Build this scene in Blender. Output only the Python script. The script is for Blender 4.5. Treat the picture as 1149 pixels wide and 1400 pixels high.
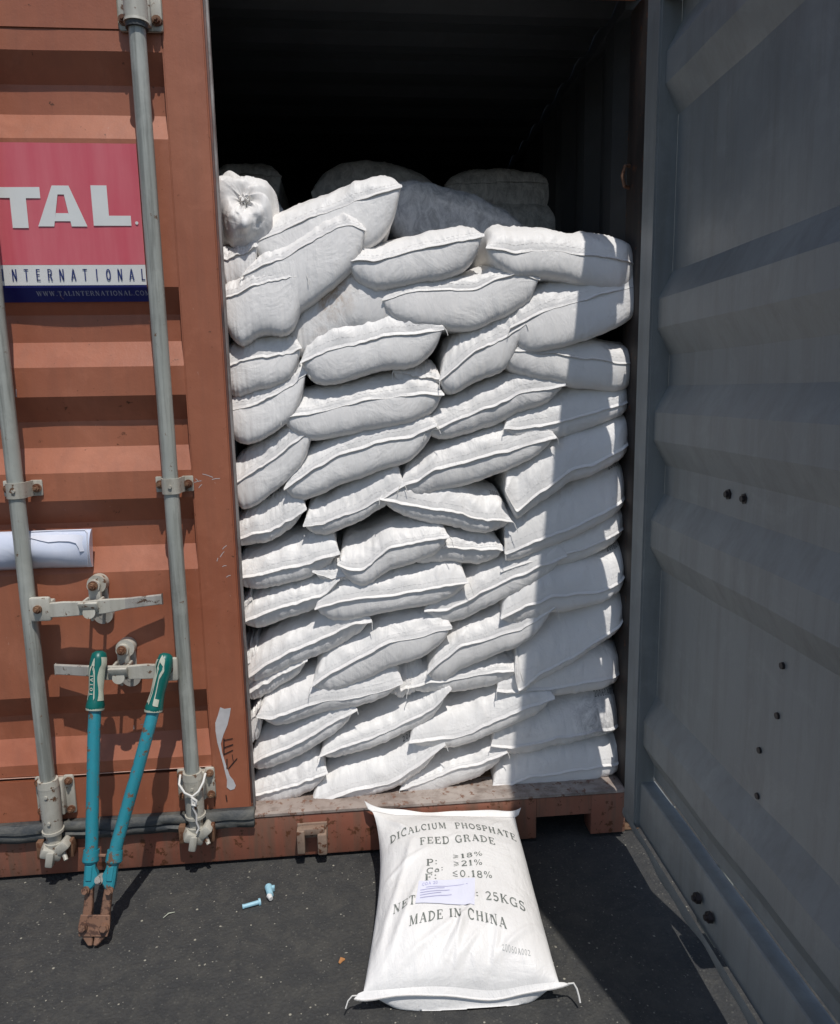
import bpy, bmesh, math, random
import numpy as np
from mathutils import Vector, Matrix

# ------------------------------------------------------------------ camera, sky, sun, exposure
scene = bpy.context.scene
for o in list(bpy.data.objects):
    bpy.data.objects.remove(o)
COL = scene.collection
cam_data = bpy.data.cameras.new('camera')
cam_data.sensor_fit = 'HORIZONTAL'
cam_data.sensor_width = 36.0
cam_data.lens = 36.0 * 997.128 / 1149.0
cam_data.clip_start = 0.05
cam_data.clip_end = 2000
cam = bpy.data.objects.new('camera', cam_data)
COL.objects.link(cam)
yaw, pitch, roll = 0.08997, 0.16431, -0.01814
fwd = Vector((math.sin(yaw) * math.cos(pitch), math.cos(yaw) * math.cos(pitch), -math.sin(pitch)))
rgt = Vector((math.cos(yaw), -math.sin(yaw), 0))
upv = rgt.cross(fwd)
r2 = math.cos(roll) * rgt + math.sin(roll) * upv
u2 = -math.sin(roll) * rgt + math.cos(roll) * upv
M = Matrix.Identity(4)
for i in range(3):
    M[i][0] = r2[i]; M[i][1] = u2[i]; M[i][2] = -fwd[i]
M[0][3], M[1][3], M[2][3] = 0.3388, -2.0853, 1.4156
cam.matrix_world = M
scene.camera = cam
scene.render.resolution_x = 840
scene.render.resolution_y = 1024

SUN = Vector((0.125, -0.43, 1.0)).normalized()          # towards the sun
world = bpy.data.worlds.new("World"); scene.world = world
world.use_nodes = True
wn = world.node_tree
bg = wn.nodes['Background']
sky = wn.nodes.new('ShaderNodeTexSky')
sky.sky_type = 'NISHITA'; sky.sun_disc = False
sky.sun_elevation = math.asin(SUN.z)
sky.sun_rotation = math.atan2(SUN.x, SUN.y)
wn.links.new(sky.outputs[0], bg.inputs[0])
bg.inputs[1].default_value = 0.115
sun_d = bpy.data.lights.new('sun', 'SUN')
sun_d.energy = 3.9; sun_d.angle = math.radians(0.5); sun_d.color = (1.0, 0.965, 0.92)
sun = bpy.data.objects.new('sun', sun_d); COL.objects.link(sun)
sun.rotation_euler = SUN.to_track_quat('Z', 'Y').to_euler()
sun.location = (2, -6, 9)
scene.view_settings.view_transform = 'Standard'
scene.view_settings.look = 'None'
scene.view_settings.exposure = -0.31
scene.view_settings.gamma = 1.0
scene.view_settings.use_curve_mapping = False

random.seed(4)
RNG = np.random.RandomState(11)

# ------------------------------------------------------------------ materials
def nt(name):
    m = bpy.data.materials.new(name); m.use_nodes = True
    n = m.node_tree.nodes; l = m.node_tree.links
    return m, n, l, n['Principled BSDF']
def noise(n, l, vec, scale, detail=4, rough=.6, sc=(1, 1, 1), dist=0):
    mp = n.new('ShaderNodeMapping'); mp.inputs['Scale'].default_value = sc
    l.new(vec, mp.inputs['Vector'])
    t = n.new('ShaderNodeTexNoise'); t.inputs['Scale'].default_value = scale
    t.inputs['Detail'].default_value = detail; t.inputs['Roughness'].default_value = rough
    t.inputs['Distortion'].default_value = dist
    l.new(mp.outputs[0], t.inputs['Vector'])
    return t.outputs['Fac']
def ramp(n, l, fac, a, b, ca=(0, 0, 0, 1), cb=(1, 1, 1, 1)):
    r = n.new('ShaderNodeValToRGB'); e = r.color_ramp.elements
    e[0].position = a; e[1].position = b; e[0].color = ca; e[1].color = cb
    l.new(fac, r.inputs[0]); return r.outputs[0]
def mix(n, l, fac, c1, c2, mode='MIX'):
    m = n.new('ShaderNodeMix'); m.data_type = 'RGBA'; m.blend_type = mode
    for s, v in ((m.inputs[0], fac), (m.inputs[6], c1), (m.inputs[7], c2)):
        if hasattr(v, 'is_output') or isinstance(v, bpy.types.NodeSocket): l.new(v, s)
        elif isinstance(v, (int, float)): s.default_value = v
        else: s.default_value = (*v[:3], 1)
    return m.outputs[2]
def bump(n, l, h, strength, dist, b, prev=None):
    bp = n.new('ShaderNodeBump'); bp.inputs['Strength'].default_value = strength
    bp.inputs['Distance'].default_value = dist
    l.new(h, bp.inputs['Height'])
    if prev is not None: l.new(prev, bp.inputs['Normal'])
    l.new(bp.outputs[0], b.inputs['Normal']); return bp.outputs[0]
def objco(n):
    return n.new('ShaderNodeTexCoord').outputs['Object']
def geopos(n):
    return n.new('ShaderNodeNewGeometry').outputs['Position']

def painted(name, base, base2, rust=(.12, .045, .02), rust_amt=.66, rough=.5, streak=.35, dirt=(.09, .06, .045), scr=None, sdir=(9, 9, .7), sthi=.8):
    m, n, l, b = nt(name); v = geopos(n)
    big = noise(n, l, v, 1.7, 5, .6)
    c = mix(n, l, ramp(n, l, big, .35, .68), base, base2)
    st = noise(n, l, v, 3.0, 6, .65, sdir)
    c = mix(n, l, ramp(n, l, st, .45, sthi, (0, 0, 0, 1), (streak, streak, streak, 1)), c, dirt)
    blot = noise(n, l, v, 7, 7, .7, (1, 1, 1), .6)
    c = mix(n, l, ramp(n, l, blot, .52, .78, (0, 0, 0, 1), (.3, .3, .3, 1)), c, tuple(min(1, x * 1.5 + .03) for x in base2))
    sp = noise(n, l, v, 38, 5, .7)
    c = mix(n, l, ramp(n, l, sp, rust_amt, rust_amt + .04), c, rust)
    if scr:
        s2 = noise(n, l, v, 26, 6, .75, (1.5, 1, .5), 2.2)
        c = mix(n, l, ramp(n, l, s2, .675, .71, (0, 0, 0, 1), (.55, .55, .55, 1)), c, scr)
    l.new(c, b.inputs['Base Color'])
    rr = ramp(n, l, big, .3, .75, (rough - .1,) * 3 + (1,), (rough + .12,) * 3 + (1,))
    l.new(rr, b.inputs['Roughness'])
    f = noise(n, l, v, 160, 3, .6)
    p = bump(n, l, f, .12, .002, b)
    p = bump(n, l, sp, .25, .002, b, p)
    bump(n, l, noise(n, l, v, 4.5, 3, .5), .5, .008, b, p)
    return m
M_RED = painted('container_paint', (.345, .110, .056), (.415, .150, .080), scr=(.60, .42, .33), streak=.25, dirt=(.14, .07, .05))
M_REDOLD = painted('sill_paint', (.24, .075, .045), (.33, .14, .09), rust_amt=.58, streak=.6, dirt=(.13, .10, .07), sthi=.66, scr=(.42, .34, .27))
M_THRESH = painted('threshold_steel', (.30, .235, .20), (.40, .35, .31), rust_amt=.57, rough=.6, streak=.55, dirt=(.13, .09, .07), rust=(.20, .11, .075), sdir=(7, 9, 9), sthi=.62)
M_INNER = painted('grey_primer', (.20, .215, .218), (.275, .287, .278), rust=(.10, .07, .05), rust_amt=.76, rough=.42, streak=.5, sthi=.80, dirt=(.13, .125, .11))
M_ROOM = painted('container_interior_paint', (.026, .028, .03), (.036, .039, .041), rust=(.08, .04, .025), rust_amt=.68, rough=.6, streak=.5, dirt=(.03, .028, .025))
M_POST = painted('brown_post_paint', (.02, .016, .015), (.03, .024, .022), rust_amt=.62, rough=.6, streak=.6)
M_ROD = painted('galvanised_steel', (.33, .345, .31), (.43, .44, .395), rust=(.17, .10, .06), rust_amt=.65, rough=.42, streak=.7, sthi=.62, sdir=(22, 22, 1.0), dirt=(.16, .16, .14), scr=(.16, .14, .11))
M_CAST = painted('cream_painted_iron', (.44, .42, .36), (.55, .53, .46), rust=(.14, .07, .035), rust_amt=.60, rough=.5, streak=.7, dirt=(.2, .17, .12), scr=(.18, .12, .08))
M_HUB = painted('worn_grey_steel', (.34, .32, .29), (.46, .44, .40), rust=(.1, .06, .04), rust_amt=.58, rough=.45, streak=.6, dirt=(.12, .1, .08))
M_BOLT = painted('rusty_bolt', (.16, .08, .045), (.24, .13, .07), rust_amt=.5, rough=.7)
M_RUST = painted('rusty_jaw_steel', (.20, .10, .06), (.30, .17, .11), rust=(.09, .045, .03), rust_amt=.52, rough=.62, streak=.6, dirt=(.10, .07, .05), scr=(.36, .28, .2))
M_CYAN = painted('blue_green_tool_paint', (.018, .215, .27), (.03, .27, .33), rust=(.15, .085, .05), rust_amt=.57, rough=.36, streak=.35, dirt=(.05, .12, .13))
M_SEALBLUE = painted('pale_blue_plastic', (.26, .50, .60), (.34, .58, .68), rust=(.2, .3, .35), rust_amt=.62, rough=.4, streak=.3, dirt=(.2, .3, .35))
M_KEEP = painted('tan_worn_keeper', (.22, .14, .10), (.36, .27, .2), rust_amt=.56, rough=.65, streak=.6)
M_CASTING = painted('worn_orange_casting', (.42, .22, .12), (.48, .3, .18), rust_amt=.56, rough=.7, streak=.6)

def rubber():
    m, n, l, b = nt('dusty_black_rubber'); v = geopos(n)
    a = noise(n, l, v, 9, 7, .7, (1, 1, 2.5), .8)
    c = mix(n, l, ramp(n, l, a, .42, .7), (.035, .04, .043), (.13, .125, .105))
    l.new(c, b.inputs['Base Color']); b.inputs['Roughness'].default_value = .6
    bump(n, l, noise(n, l, v, 45, 5, .7), .5, .004, b); return m
M_RUBBER = rubber()
def lip():
    m, n, l, b = nt('grey_gasket_lip'); v = geopos(n)
    a = noise(n, l, v, 6, 6, .7, (3, 3, 1), .5)
    c = mix(n, l, ramp(n, l, a, .4, .66), (.30, .27, .25), (.10, .065, .055))
    l.new(c, b.inputs['Base Color']); b.inputs['Roughness'].default_value = .6
    return m
M_LIP = lip()
def dirtylip():
    m, n, l, b = nt('dirty_edge_paint'); v = geopos(n)
    a = noise(n, l, v, 5, 6, .7, (2, 2, 1), .5)
    c = mix(n, l, ramp(n, l, a, .36, .62), (.06, .045, .042), (.24, .085, .055))
    l.new(c, b.inputs['Base Color']); b.inputs['Roughness'].default_value = .6
    return m
M_EDGE = dirtylip()

def sack_mat(name='woven_white_plastic', dirty=.0, spot=None):
    m, n, l, b = nt(name); v = objco(n)
    oi = n.new('ShaderNodeObjectInfo')
    add = n.new('ShaderNodeVectorMath'); add.operation = 'ADD'
    l.new(v, add.inputs[0])
    comb = n.new('ShaderNodeCombineXYZ'); mul = n.new('ShaderNodeMath'); mul.operation = 'MULTIPLY'; mul.inputs[1].default_value = 37
    l.new(oi.outputs['Random'], mul.inputs[0])
    for i in range(3): l.new(mul.outputs[0], comb.inputs[i])
    l.new(comb.outputs[0], add.inputs[1]); vv = add.outputs[0]
    big = noise(n, l, vv, 3.2, 4, .6)
    c = mix(n, l, ramp(n, l, big, .3, .7), (.85, .83, .80), (.78, .76, .735))
    sm = noise(n, l, vv, 11, 7, .72, (1, 1, 1), .7)
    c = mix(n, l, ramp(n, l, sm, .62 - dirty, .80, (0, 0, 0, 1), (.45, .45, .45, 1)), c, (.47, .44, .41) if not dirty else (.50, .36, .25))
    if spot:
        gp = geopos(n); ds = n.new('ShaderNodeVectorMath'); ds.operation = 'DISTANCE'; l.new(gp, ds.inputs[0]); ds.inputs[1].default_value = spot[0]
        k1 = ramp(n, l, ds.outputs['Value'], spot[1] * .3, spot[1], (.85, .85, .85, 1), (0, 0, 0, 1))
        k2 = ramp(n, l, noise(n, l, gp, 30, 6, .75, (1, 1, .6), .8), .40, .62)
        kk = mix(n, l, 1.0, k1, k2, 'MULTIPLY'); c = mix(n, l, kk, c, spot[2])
    l.new(c, b.inputs['Base Color']); b.inputs['Roughness'].default_value = .46
    b.inputs['Specular IOR Level'].default_value = .35
    # woven tape: two crossing fine waves
    w1 = n.new('ShaderNodeTexWave'); w1.wave_type = 'BANDS'; w1.bands_direction = 'X'; w1.inputs['Scale'].default_value = 110; w1.inputs['Distortion'].default_value = .6
    w2 = n.new('ShaderNodeTexWave'); w2.wave_type = 'BANDS'; w2.bands_direction = 'Y'; w2.inputs['Scale'].default_value = 110; w2.inputs['Distortion'].default_value = .6
    l.new(vv, w1.inputs['Vector']); l.new(vv, w2.inputs['Vector'])
    mm = n.new('ShaderNodeMath'); mm.operation = 'MULTIPLY'
    l.new(w1.outputs['Fac'], mm.inputs[0]); l.new(w2.outputs['Fac'], mm.inputs[1])
    p = bump(n, l, mm.outputs[0], .10, .0006, b)
    cr = noise(n, l, vv, 20, 4, .62, (2.6, .7, .7), .7)      # fine gathers running away from the sewn end
    p = bump(n, l, cr, .45, .0055, b, p)
    cr2 = noise(n, l, vv, 8, 5, .6, (1, 1, 1), 1.4)
    p = bump(n, l, cr2, .45, .012, b, p)
    mp = n.new('ShaderNodeMapping'); mp.inputs['Rotation'].default_value = (.3, .5, .6); mp.inputs['Scale'].default_value = (2.6, .55, 1.3); l.new(vv, mp.inputs['Vector'])
    rd = n.new('ShaderNodeTexNoise'); rd.noise_type = 'RIDGED_MULTIFRACTAL'; rd.inputs['Scale'].default_value = 4.2; rd.inputs['Detail'].default_value = 3.5; rd.inputs['Roughness'].default_value = .5; rd.inputs['Distortion'].default_value = .5
    l.new(mp.outputs[0], rd.inputs['Vector'])
    bump(n, l, rd.outputs['Fac'], .55, .0055, b, p)
    return m
M_SACK = sack_mat()
M_SACKDIRTY = sack_mat('stained_woven_plastic', .12, ((.287, .08, 1.69), .09, (.42, .27, .15)))
M_SACKSHADE = sack_mat('painted_shade_woven_plastic', 0, ((.5, 1.5, 2.0), 9, (.42, .41, .40)))  # grey patches in the cloth colour paint in the interior's shade on the deep sacks
M_SPOTA = sack_mat('smudged_woven_plastic', 0, ((.096, .03, .292), .07, (.38, .38, .39)))
M_SPOTB = sack_mat('scuffed_woven_plastic', 0, ((1.10, .04, .375), .11, (.18, .18, .19)))
def thread():
    m, n, l, b = nt('white_thread'); b.inputs['Base Color'].default_value = (.72, .70, .66, 1); b.inputs['Roughness'].default_value = .8
    bump(n, l, noise(n, l, objco(n), 600, 2), .4, .001, b)
    return m
M_THREAD = thread()
def flat(name, col, rough=.5, var=.12, spec=.5):
    m, n, l, b = nt(name); v = geopos(n)
    a = noise(n, l, v, 14, 5, .65)
    c = mix(n, l, ramp(n, l, a, .3, .75), tuple(x * (1 - var) for x in col), tuple(min(1, x * (1 + var)) for x in col))
    l.new(c, b.inputs['Base Color']); b.inputs['Roughness'].default_value = rough
    b.inputs['Specular IOR Level'].default_value = spec
    return m
def ink_mat():
    m, n, l, b = nt('grey_green_ink'); v = geopos(n)
    a = noise(n, l, v, 70, 5, .7)
    c = mix(n, l, ramp(n, l, a, .50, .74), (.14, .155, .14), (.50, .51, .47))
    l.new(c, b.inputs['Base Color']); b.inputs['Roughness'].default_value = .6
    return m
M_INK = ink_mat()
M_FAINT = flat('faint_code_ink', (.42, .43, .42), .6, .3)
M_CODEINK = flat('dark_code_ink', (.12, .12, .13), .6, .3)
def sticker(name, c1, c2, rough=.28):
    m, n, l, b = nt(name); v = geopos(n)
    a = noise(n, l, v, 3, 5, .6, (6, 1, .6))
    c = mix(n, l, ramp(n, l, a, .35, .75), c1, c2)
    sp = noise(n, l, v, 30, 5, .75, (1, 1, 1), 1.2)
    c = mix(n, l, ramp(n, l, sp, .69, .72), c, (.42, .28, .2))
    l.new(c, b.inputs['Base Color']); b.inputs['Roughness'].default_value = rough
    bump(n, l, noise(n, l, v, 5, 4, .6), .3, .006, b)
    return m
M_STRED = sticker('red_vinyl', (.64, .10, .13), (.70, .18, .20))
M_STWHITE = sticker('white_vinyl', (.72, .71, .68), (.78, .77, .74))
M_STBLUE = sticker('navy_vinyl', (.012, .016, .13), (.02, .026, .17))
M_NAVY = flat('navy_print', (.03, .045, .17), .4)
M_GREYPRINT = flat('grey_print', (.33, .34, .42), .4)
M_WHITEPRINT = flat('white_print', (.76, .77, .74), .35, .04)
M_GRIP = flat('teal_grip_rubber', (.0, .125, .105), .38, .25)
M_GRIPCREAM = flat('cream_grip_rubber', (.48, .50, .40), .45, .12)
M_BLACK = flat('black_marker', (.025, .018, .018), .5, .3)
M_SMEAR = flat('white_paint_smear', (.60, .58, .58), .6, .18)
M_DARK = flat('dark_opening', (.012, .012, .012), .8)
def pouch_mat():
    m, n, l, b = nt('clear_plastic_over_paper'); v = geopos(n)
    a = noise(n, l, v, 6, 4, .6, (1, 1, 1), 1.0)
    c = mix(n, l, ramp(n, l, a, .35, .7), (.62, .67, .80), (.72, .75, .84))
    l.new(c, b.inputs['Base Color']); b.inputs['Roughness'].default_value = .16
    b.inputs['Coat Weight'].default_value = .6; b.inputs['Coat Roughness'].default_value = .08
    bump(n, l, a, .4, .01, b)
    return m
M_POUCH = pouch_mat()
M_PAPER = flat('folded_white_paper', (.66, .68, .76), .5, .06)
M_LABEL = flat('lavender_label_paper', (.76, .76, .86), .4, .03)
M_LABELINK = flat('faded_violet_ink', (.45, .44, .64), .5, .15)
M_WELD = flat('pale_weld_line', (.55, .32, .24), .5, .2)
M_WOOD = None
def wood():
    m, n, l, b = nt('plywood_floor'); v = geopos(n)
    a = noise(n, l, v, 5, 6, .7, (8, 1, 1), .8)
    c = mix(n, l, ramp(n, l, a, .35, .7), (.16, .10, .06), (.25, .17, .11))
    l.new(c, b.inputs['Base Color']); b.inputs['Roughness'].default_value = .7
    return m
M_WOOD = wood()
def asphalt():
    m, n, l, b = nt('asphalt'); v = geopos(n)
    big = noise(n, l, v, .9, 6, .6)
    c = mix(n, l, ramp(n, l, big, .3, .72), (.026, .027, .028), (.042, .042, .041))
    md = noise(n, l, v, 16, 8, .8, (1, 1, 1), .6)
    c = mix(n, l, ramp(n, l, md, .44, .70, (0, 0, 0, 1), (.75, .75, .75, 1)), c, (.085, .080, .068))
    oil = noise(n, l, v, 4.3, 4, .5, (1, 1, 1), .8)
    c = mix(n, l, ramp(n, l, oil, .60, .72, (0, 0, 0, 1), (.6, .6, .6, 1)), c, (.013, .013, .014))
    vo = n.new('ShaderNodeTexVoronoi'); vo.inputs['Scale'].default_value = 130; l.new(v, vo.inputs['Vector'])
    sep = n.new('ShaderNodeSeparateColor'); l.new(vo.outputs['Color'], sep.inputs[0])
    st = ramp(n, l, sep.outputs[0], .80, .96, (0, 0, 0, 1), (.6, .6, .6, 1))
    near = ramp(n, l, vo.outputs['Distance'], .25, .5, (1, 1, 1, 1), (0, 0, 0, 1))
    mu = mix(n, l, 1.0, st, near, 'MULTIPLY')
    c = mix(n, l, mu, c, (.12, .117, .10))
    gr = noise(n, l, v, 420, 2, .6)
    c = mix(n, l, ramp(n, l, gr, .4, .72, (0, 0, 0, 1), (.5, .5, .5, 1)), c, (.060, .060, .058))
    v2 = n.new('ShaderNodeTexVoronoi'); v2.inputs['Scale'].default_value = 34; l.new(v, v2.inputs['Vector'])
    s2 = n.new('ShaderNodeSeparateColor'); l.new(v2.outputs['Color'], s2.inputs[0])
    st2 = ramp(n, l, s2.outputs[1], .90, .93); n2 = ramp(n, l, v2.outputs['Distance'], .08, .13, (1, 1, 1, 1), (0, 0, 0, 1))
    c = mix(n, l, mix(n, l, 1.0, st2, n2, 'MULTIPLY'), c, (.38, .36, .29))
    l.new(c, b.inputs['Base Color']); b.inputs['Roughness'].default_value = .85
    inv = n.new('ShaderNodeMath'); inv.operation = 'SUBTRACT'; inv.inputs[0].default_value = 1
    l.new(vo.outputs['Distance'], inv.inputs[1])
    p = bump(n, l, inv.outputs[0], .55, .004, b)
    bump(n, l, md, .5, .012, b, p)
    return m
M_ASPHALT = asphalt()
M_STONE = flat('pale_grit', (.30, .28, .23), .8, .4)
M_STONEDARK = flat('grey_grit', (.12, .115, .105), .85, .4)
M_LEAF = flat('orange_chip', (.45, .2, .07), .7, .2)

# ------------------------------------------------------------------ mesh helpers
def empty(name, loc, label, cat, group=None):
    o = bpy.data.objects.new(name, None); o.empty_display_size = .05
    o.location = loc; COL.objects.link(o)
    o['label'] = label; o['category'] = cat
    if group: o['group'] = group
    return o
def origin(parent):
    v = Vector((0, 0, 0)); p = parent
    while p is not None:
        v += p.location; p = p.parent
    return v
def link(name, verts, faces, mat, parent=None, smooth=False, auto=None, kind=None):
    """verts are in world metres; they are stored relative to the parent's origin"""
    off = origin(parent)
    me = bpy.data.meshes.new(name)
    vv = [(v[0] - off[0], v[1] - off[1], v[2] - off[2]) for v in verts]
    me.from_pydata(vv, [], [tuple(f) for f in faces]); me.validate()
    mats = mat if isinstance(mat, (list, tuple)) else [mat]
    for m_ in mats: me.materials.append(m_)
    o = bpy.data.objects.new(name, me); COL.objects.link(o)
    if parent is not None: o.parent = parent
    if kind: o['kind'] = kind
    if smooth:
        for p in me.polygons: p.use_smooth = True
        if auto is not None:
            bm = bmesh.new(); bm.from_mesh(me)
            for e in bm.edges:
                if len(e.link_faces) == 2 and e.calc_face_angle(0) > auto: e.smooth = False
            bm.to_mesh(me); bm.free()
    return o
class MB:
    def __init__(s): s.v = []; s.f = []
    def add(s, v, f):
        k = len(s.v); s.v += [tuple(x) for x in v]; s.f += [tuple(i + k for i in q) for q in f]
    def box(s, x0, x1, y0, y1, z0, z1, bev=0.0, mat=None):
        bm = bmesh.new()
        bmesh.ops.create_cube(bm, size=1)
        for v in bm.verts:
            v.co = Vector(((x0 + x1) / 2 + v.co.x * (x1 - x0), (y0 + y1) / 2 + v.co.y * (y1 - y0), (z0 + z1) / 2 + v.co.z * (z1 - z0)))
        if bev > 0:
            bmesh.ops.bevel(bm, geom=list(bm.edges), offset=bev, segments=2, affect='EDGES', profile=.5)
        if mat is not None: bmesh.ops.transform(bm, matrix=mat, verts=bm.verts)
        bm.verts.index_update()
        s.add([v.co[:] for v in bm.verts], [[v.index for v in f.verts] for f in bm.faces]); bm.free()
    def cyl(s, a, b, r0, r1=None, n=16, caps=True):
        a = Vector(a); b = Vector(b); r1 = r0 if r1 is None else r1
        d = (b - a).normalized(); t = d.orthogonal().normalized(); w = d.cross(t)
        vs = []; fs = []
        for P, r in ((a, r0), (b, r1)):
            for i in range(n):
                an = 2 * math.pi * i / n
                vs.append(P + t * math.cos(an) * r + w * math.sin(an) * r)
        for i in range(n): fs.append((i, (i + 1) % n, n + (i + 1) % n, n + i))
        if caps: fs.append(tuple(range(n - 1, -1, -1))); fs.append(tuple(range(n, 2 * n)))
        s.add(vs, fs)
    def tube(s, pts, r, n=10, flat_=1.0, up=None):
        pts = [Vector(p) for p in pts]; rs = r if isinstance(r, (list, tuple)) else [r] * len(pts)
        vs = []; fs = []; prev = None
        for i, p in enumerate(pts):
            d = (pts[min(i + 1, len(pts) - 1)] - pts[max(i - 1, 0)]).normalized()
            t = prev - d * prev.dot(d) if prev is not None else (Vector(up) - d * Vector(up).dot(d) if up is not None else d.orthogonal())
            t.normalize(); prev = t; w = d.cross(t)
            for k in range(n):
                an = 2 * math.pi * k / n
                vs.append(p + t * math.cos(an) * rs[i] * flat_ + w * math.sin(an) * rs[i])
        for i in range(len(pts) - 1):
            for k in range(n):
                fs.append((i * n + k, i * n + (k + 1) % n, (i + 1) * n + (k + 1) % n, (i + 1) * n + k))
        fs.append(tuple(range(n - 1, -1, -1))); q = (len(pts) - 1) * n; fs.append(tuple(q + k for k in range(n)))
        s.add(vs, fs)
    def prism(s, poly, y0, y1):          # poly in (x, z), extruded along y
        n = len(poly)
        vs = [(x, y0, z) for x, z in poly] + [(x, y1, z) for x, z in poly]
        fs = [tuple(range(n)), tuple(range(2 * n - 1, n - 1, -1))]
        fs += [(i, i + n, (i + 1) % n + n, (i + 1) % n) for i in range(n)]
        s.add(vs, fs)
    def build(s, name, mat, parent=None, smooth=False, auto=.6, kind=None):
        return link(name, s.v, s.f, mat, parent, smooth, auto, kind)

# ------------------------------------------------------------------ ground
g = MB()
g.add([(-150, -150, 0), (150, -150, 0), (150, 150, 0), (-150, 150, 0)], [(0, 1, 2, 3)])
g.build('ground', M_ASPHALT, kind='structure')

# ------------------------------------------------------------------ container
CT = empty('shipping_container', (0, 0, 0), 'orange brown steel shipping container with left door shut and right door swung open', 'container')
FL = .165
sill = MB()
# threshold top and the face below it, with a fork pocket notch on the right
def sillbox(x0, x1, z0, z1, y0=-.018, y1=.05, bev=.003): sill.box(x0, x1, y0, y1, z0, z1, bev)
sillbox(-1.165, .876, .012, .148); sillbox(1.052, 1.165, .012, .148); sillbox(.876, 1.052, .085, .148, bev=0)
sill.build('rear_sill', M_REDOLD, CT, True)
th = MB(); th.box(-1.165, 1.165, -.0205, .11, .1485, FL - .004, .010)
th.build('threshold_plate', M_THRESH, CT, True)
fp = MB(); fp.box(.87, 1.06, .12, .5, .0, .11); fp.build('fork_pocket', M_DARK, CT)
fl = MB(); fl.box(-1.165, 1.165, .11, 6.0, .13, FL - .002); fl.build('floor', M_WOOD, CT)
for x0, x1 in ((1.167, 1.219), (-1.219, -1.167)):
    c = MB(); c.box(x0, x1, 0.0, .13, .12, 2.47, .006); c.build('corner_post', M_POST, CT, True)
def casting(x0, x1, y0, y1, z0, z1):
    c = MB(); c.box(x0, x1, y0, y1, z0, z1, .008); o = c.build('corner_casting', M_CASTING, CT, True)
    h = MB(); zc = (z0 + z1) / 2; yy = y0 - .0015
    xc = (x0 + x1) / 2
    h.cyl((xc, y0 + .02, zc), (xc, yy, zc), .032, .032, 20)
    h.build('casting_hole', M_DARK, o)
for sx in (1, -1):
    for y0 in (.0, 5.88):
        for z0, z1 in ((.002, .118), (2.53, 2.62)):
            a, b_ = sorted((sx * 1.05 if z0 > 1 else sx * 1.168, sx * 1.2225))
            casting(a, b_, y0 + .001, y0 + .178, z0, z1)
# door header, roof, side walls, front wall
h = MB(); h.box(-1.165, 1.165, .0, .09, 2.478, 2.494, .004); h.box(-1.05, 1.05, .0, .12, 2.4945, 2.585, .004); h.build('door_header', M_RED, CT, True)
def corrugate(length, period, depth, n_sl=.25):
    """list of (along, offset)"""
    pts = []; a = 0; fl_ = period * .25; sl = period * .25
    while a < length:
        pts += [(a, 0), (a + fl_, 0), (a + fl_ + sl, depth), (a + 2 * fl_ + sl, depth)]; a += period
    return [p for p in pts if p[0] <= length] + [(length, 0)]
def wall_sheet(name, along, mk, mat, t=.002):
    m = MB(); n = len(along); vs = []
    for s_ in (0, 1):
        for e in (0, 1):
            for a in along: vs.append(mk(a[0], a[1] + s_ * t, e))
    fs = []
    for i in range(n - 1):
        fs.append((i, i + 1, n + i + 1, n + i)); fs.append((2 * n + i, 3 * n + i, 3 * n + i + 1, 2 * n + i + 1))
    m.add(vs, fs); return m.build(name, mat, CT)
prof = corrugate(5.75, .278, .036)
for sx in (1, -1):
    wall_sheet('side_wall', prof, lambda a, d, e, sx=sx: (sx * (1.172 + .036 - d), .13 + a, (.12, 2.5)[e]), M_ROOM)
    r = MB(); a, b_ = sorted((sx * 1.169, sx * 1.215)); r.box(a, b_, .18, 5.87, .03, .12, .003); r.build('bottom_side_rail', M_RED, CT, True)
    r = MB(); r.box(a, b_, .18, 5.87, 2.5, 2.56, .003); r.build('top_side_rail', M_ROOM, CT, True)
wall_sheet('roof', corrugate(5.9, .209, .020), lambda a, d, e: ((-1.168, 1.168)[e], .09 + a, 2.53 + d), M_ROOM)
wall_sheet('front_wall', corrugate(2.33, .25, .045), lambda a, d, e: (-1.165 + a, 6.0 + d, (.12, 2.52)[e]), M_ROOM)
wb = MB(); wb.tube([(-1.06, -.0015, .3165), (-.8, -.0015, .318), (-.5, -.0015, .316), (-.115, -.0015, .317)], .0016, 6)
wb.build('weld_bead', M_WELD, CT, True)
ug = MB()
for k in range(9): ug.box(-1.16, 1.16, .35 + k * .62, .39 + k * .62, .03, .129)
ug.build('cross_members', M_REDOLD, CT)
for zz in (.75, 2.02):
    rg = MB(); rg.tube([(1.166, .10, zz + .03), (1.150, .095, zz + .028), (1.142, .095, zz), (1.150, .095, zz - .028), (1.166, .10, zz - .03)], .005, 8)
    rg.build('lashing_ring', M_BOLT, CT, True)

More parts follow.
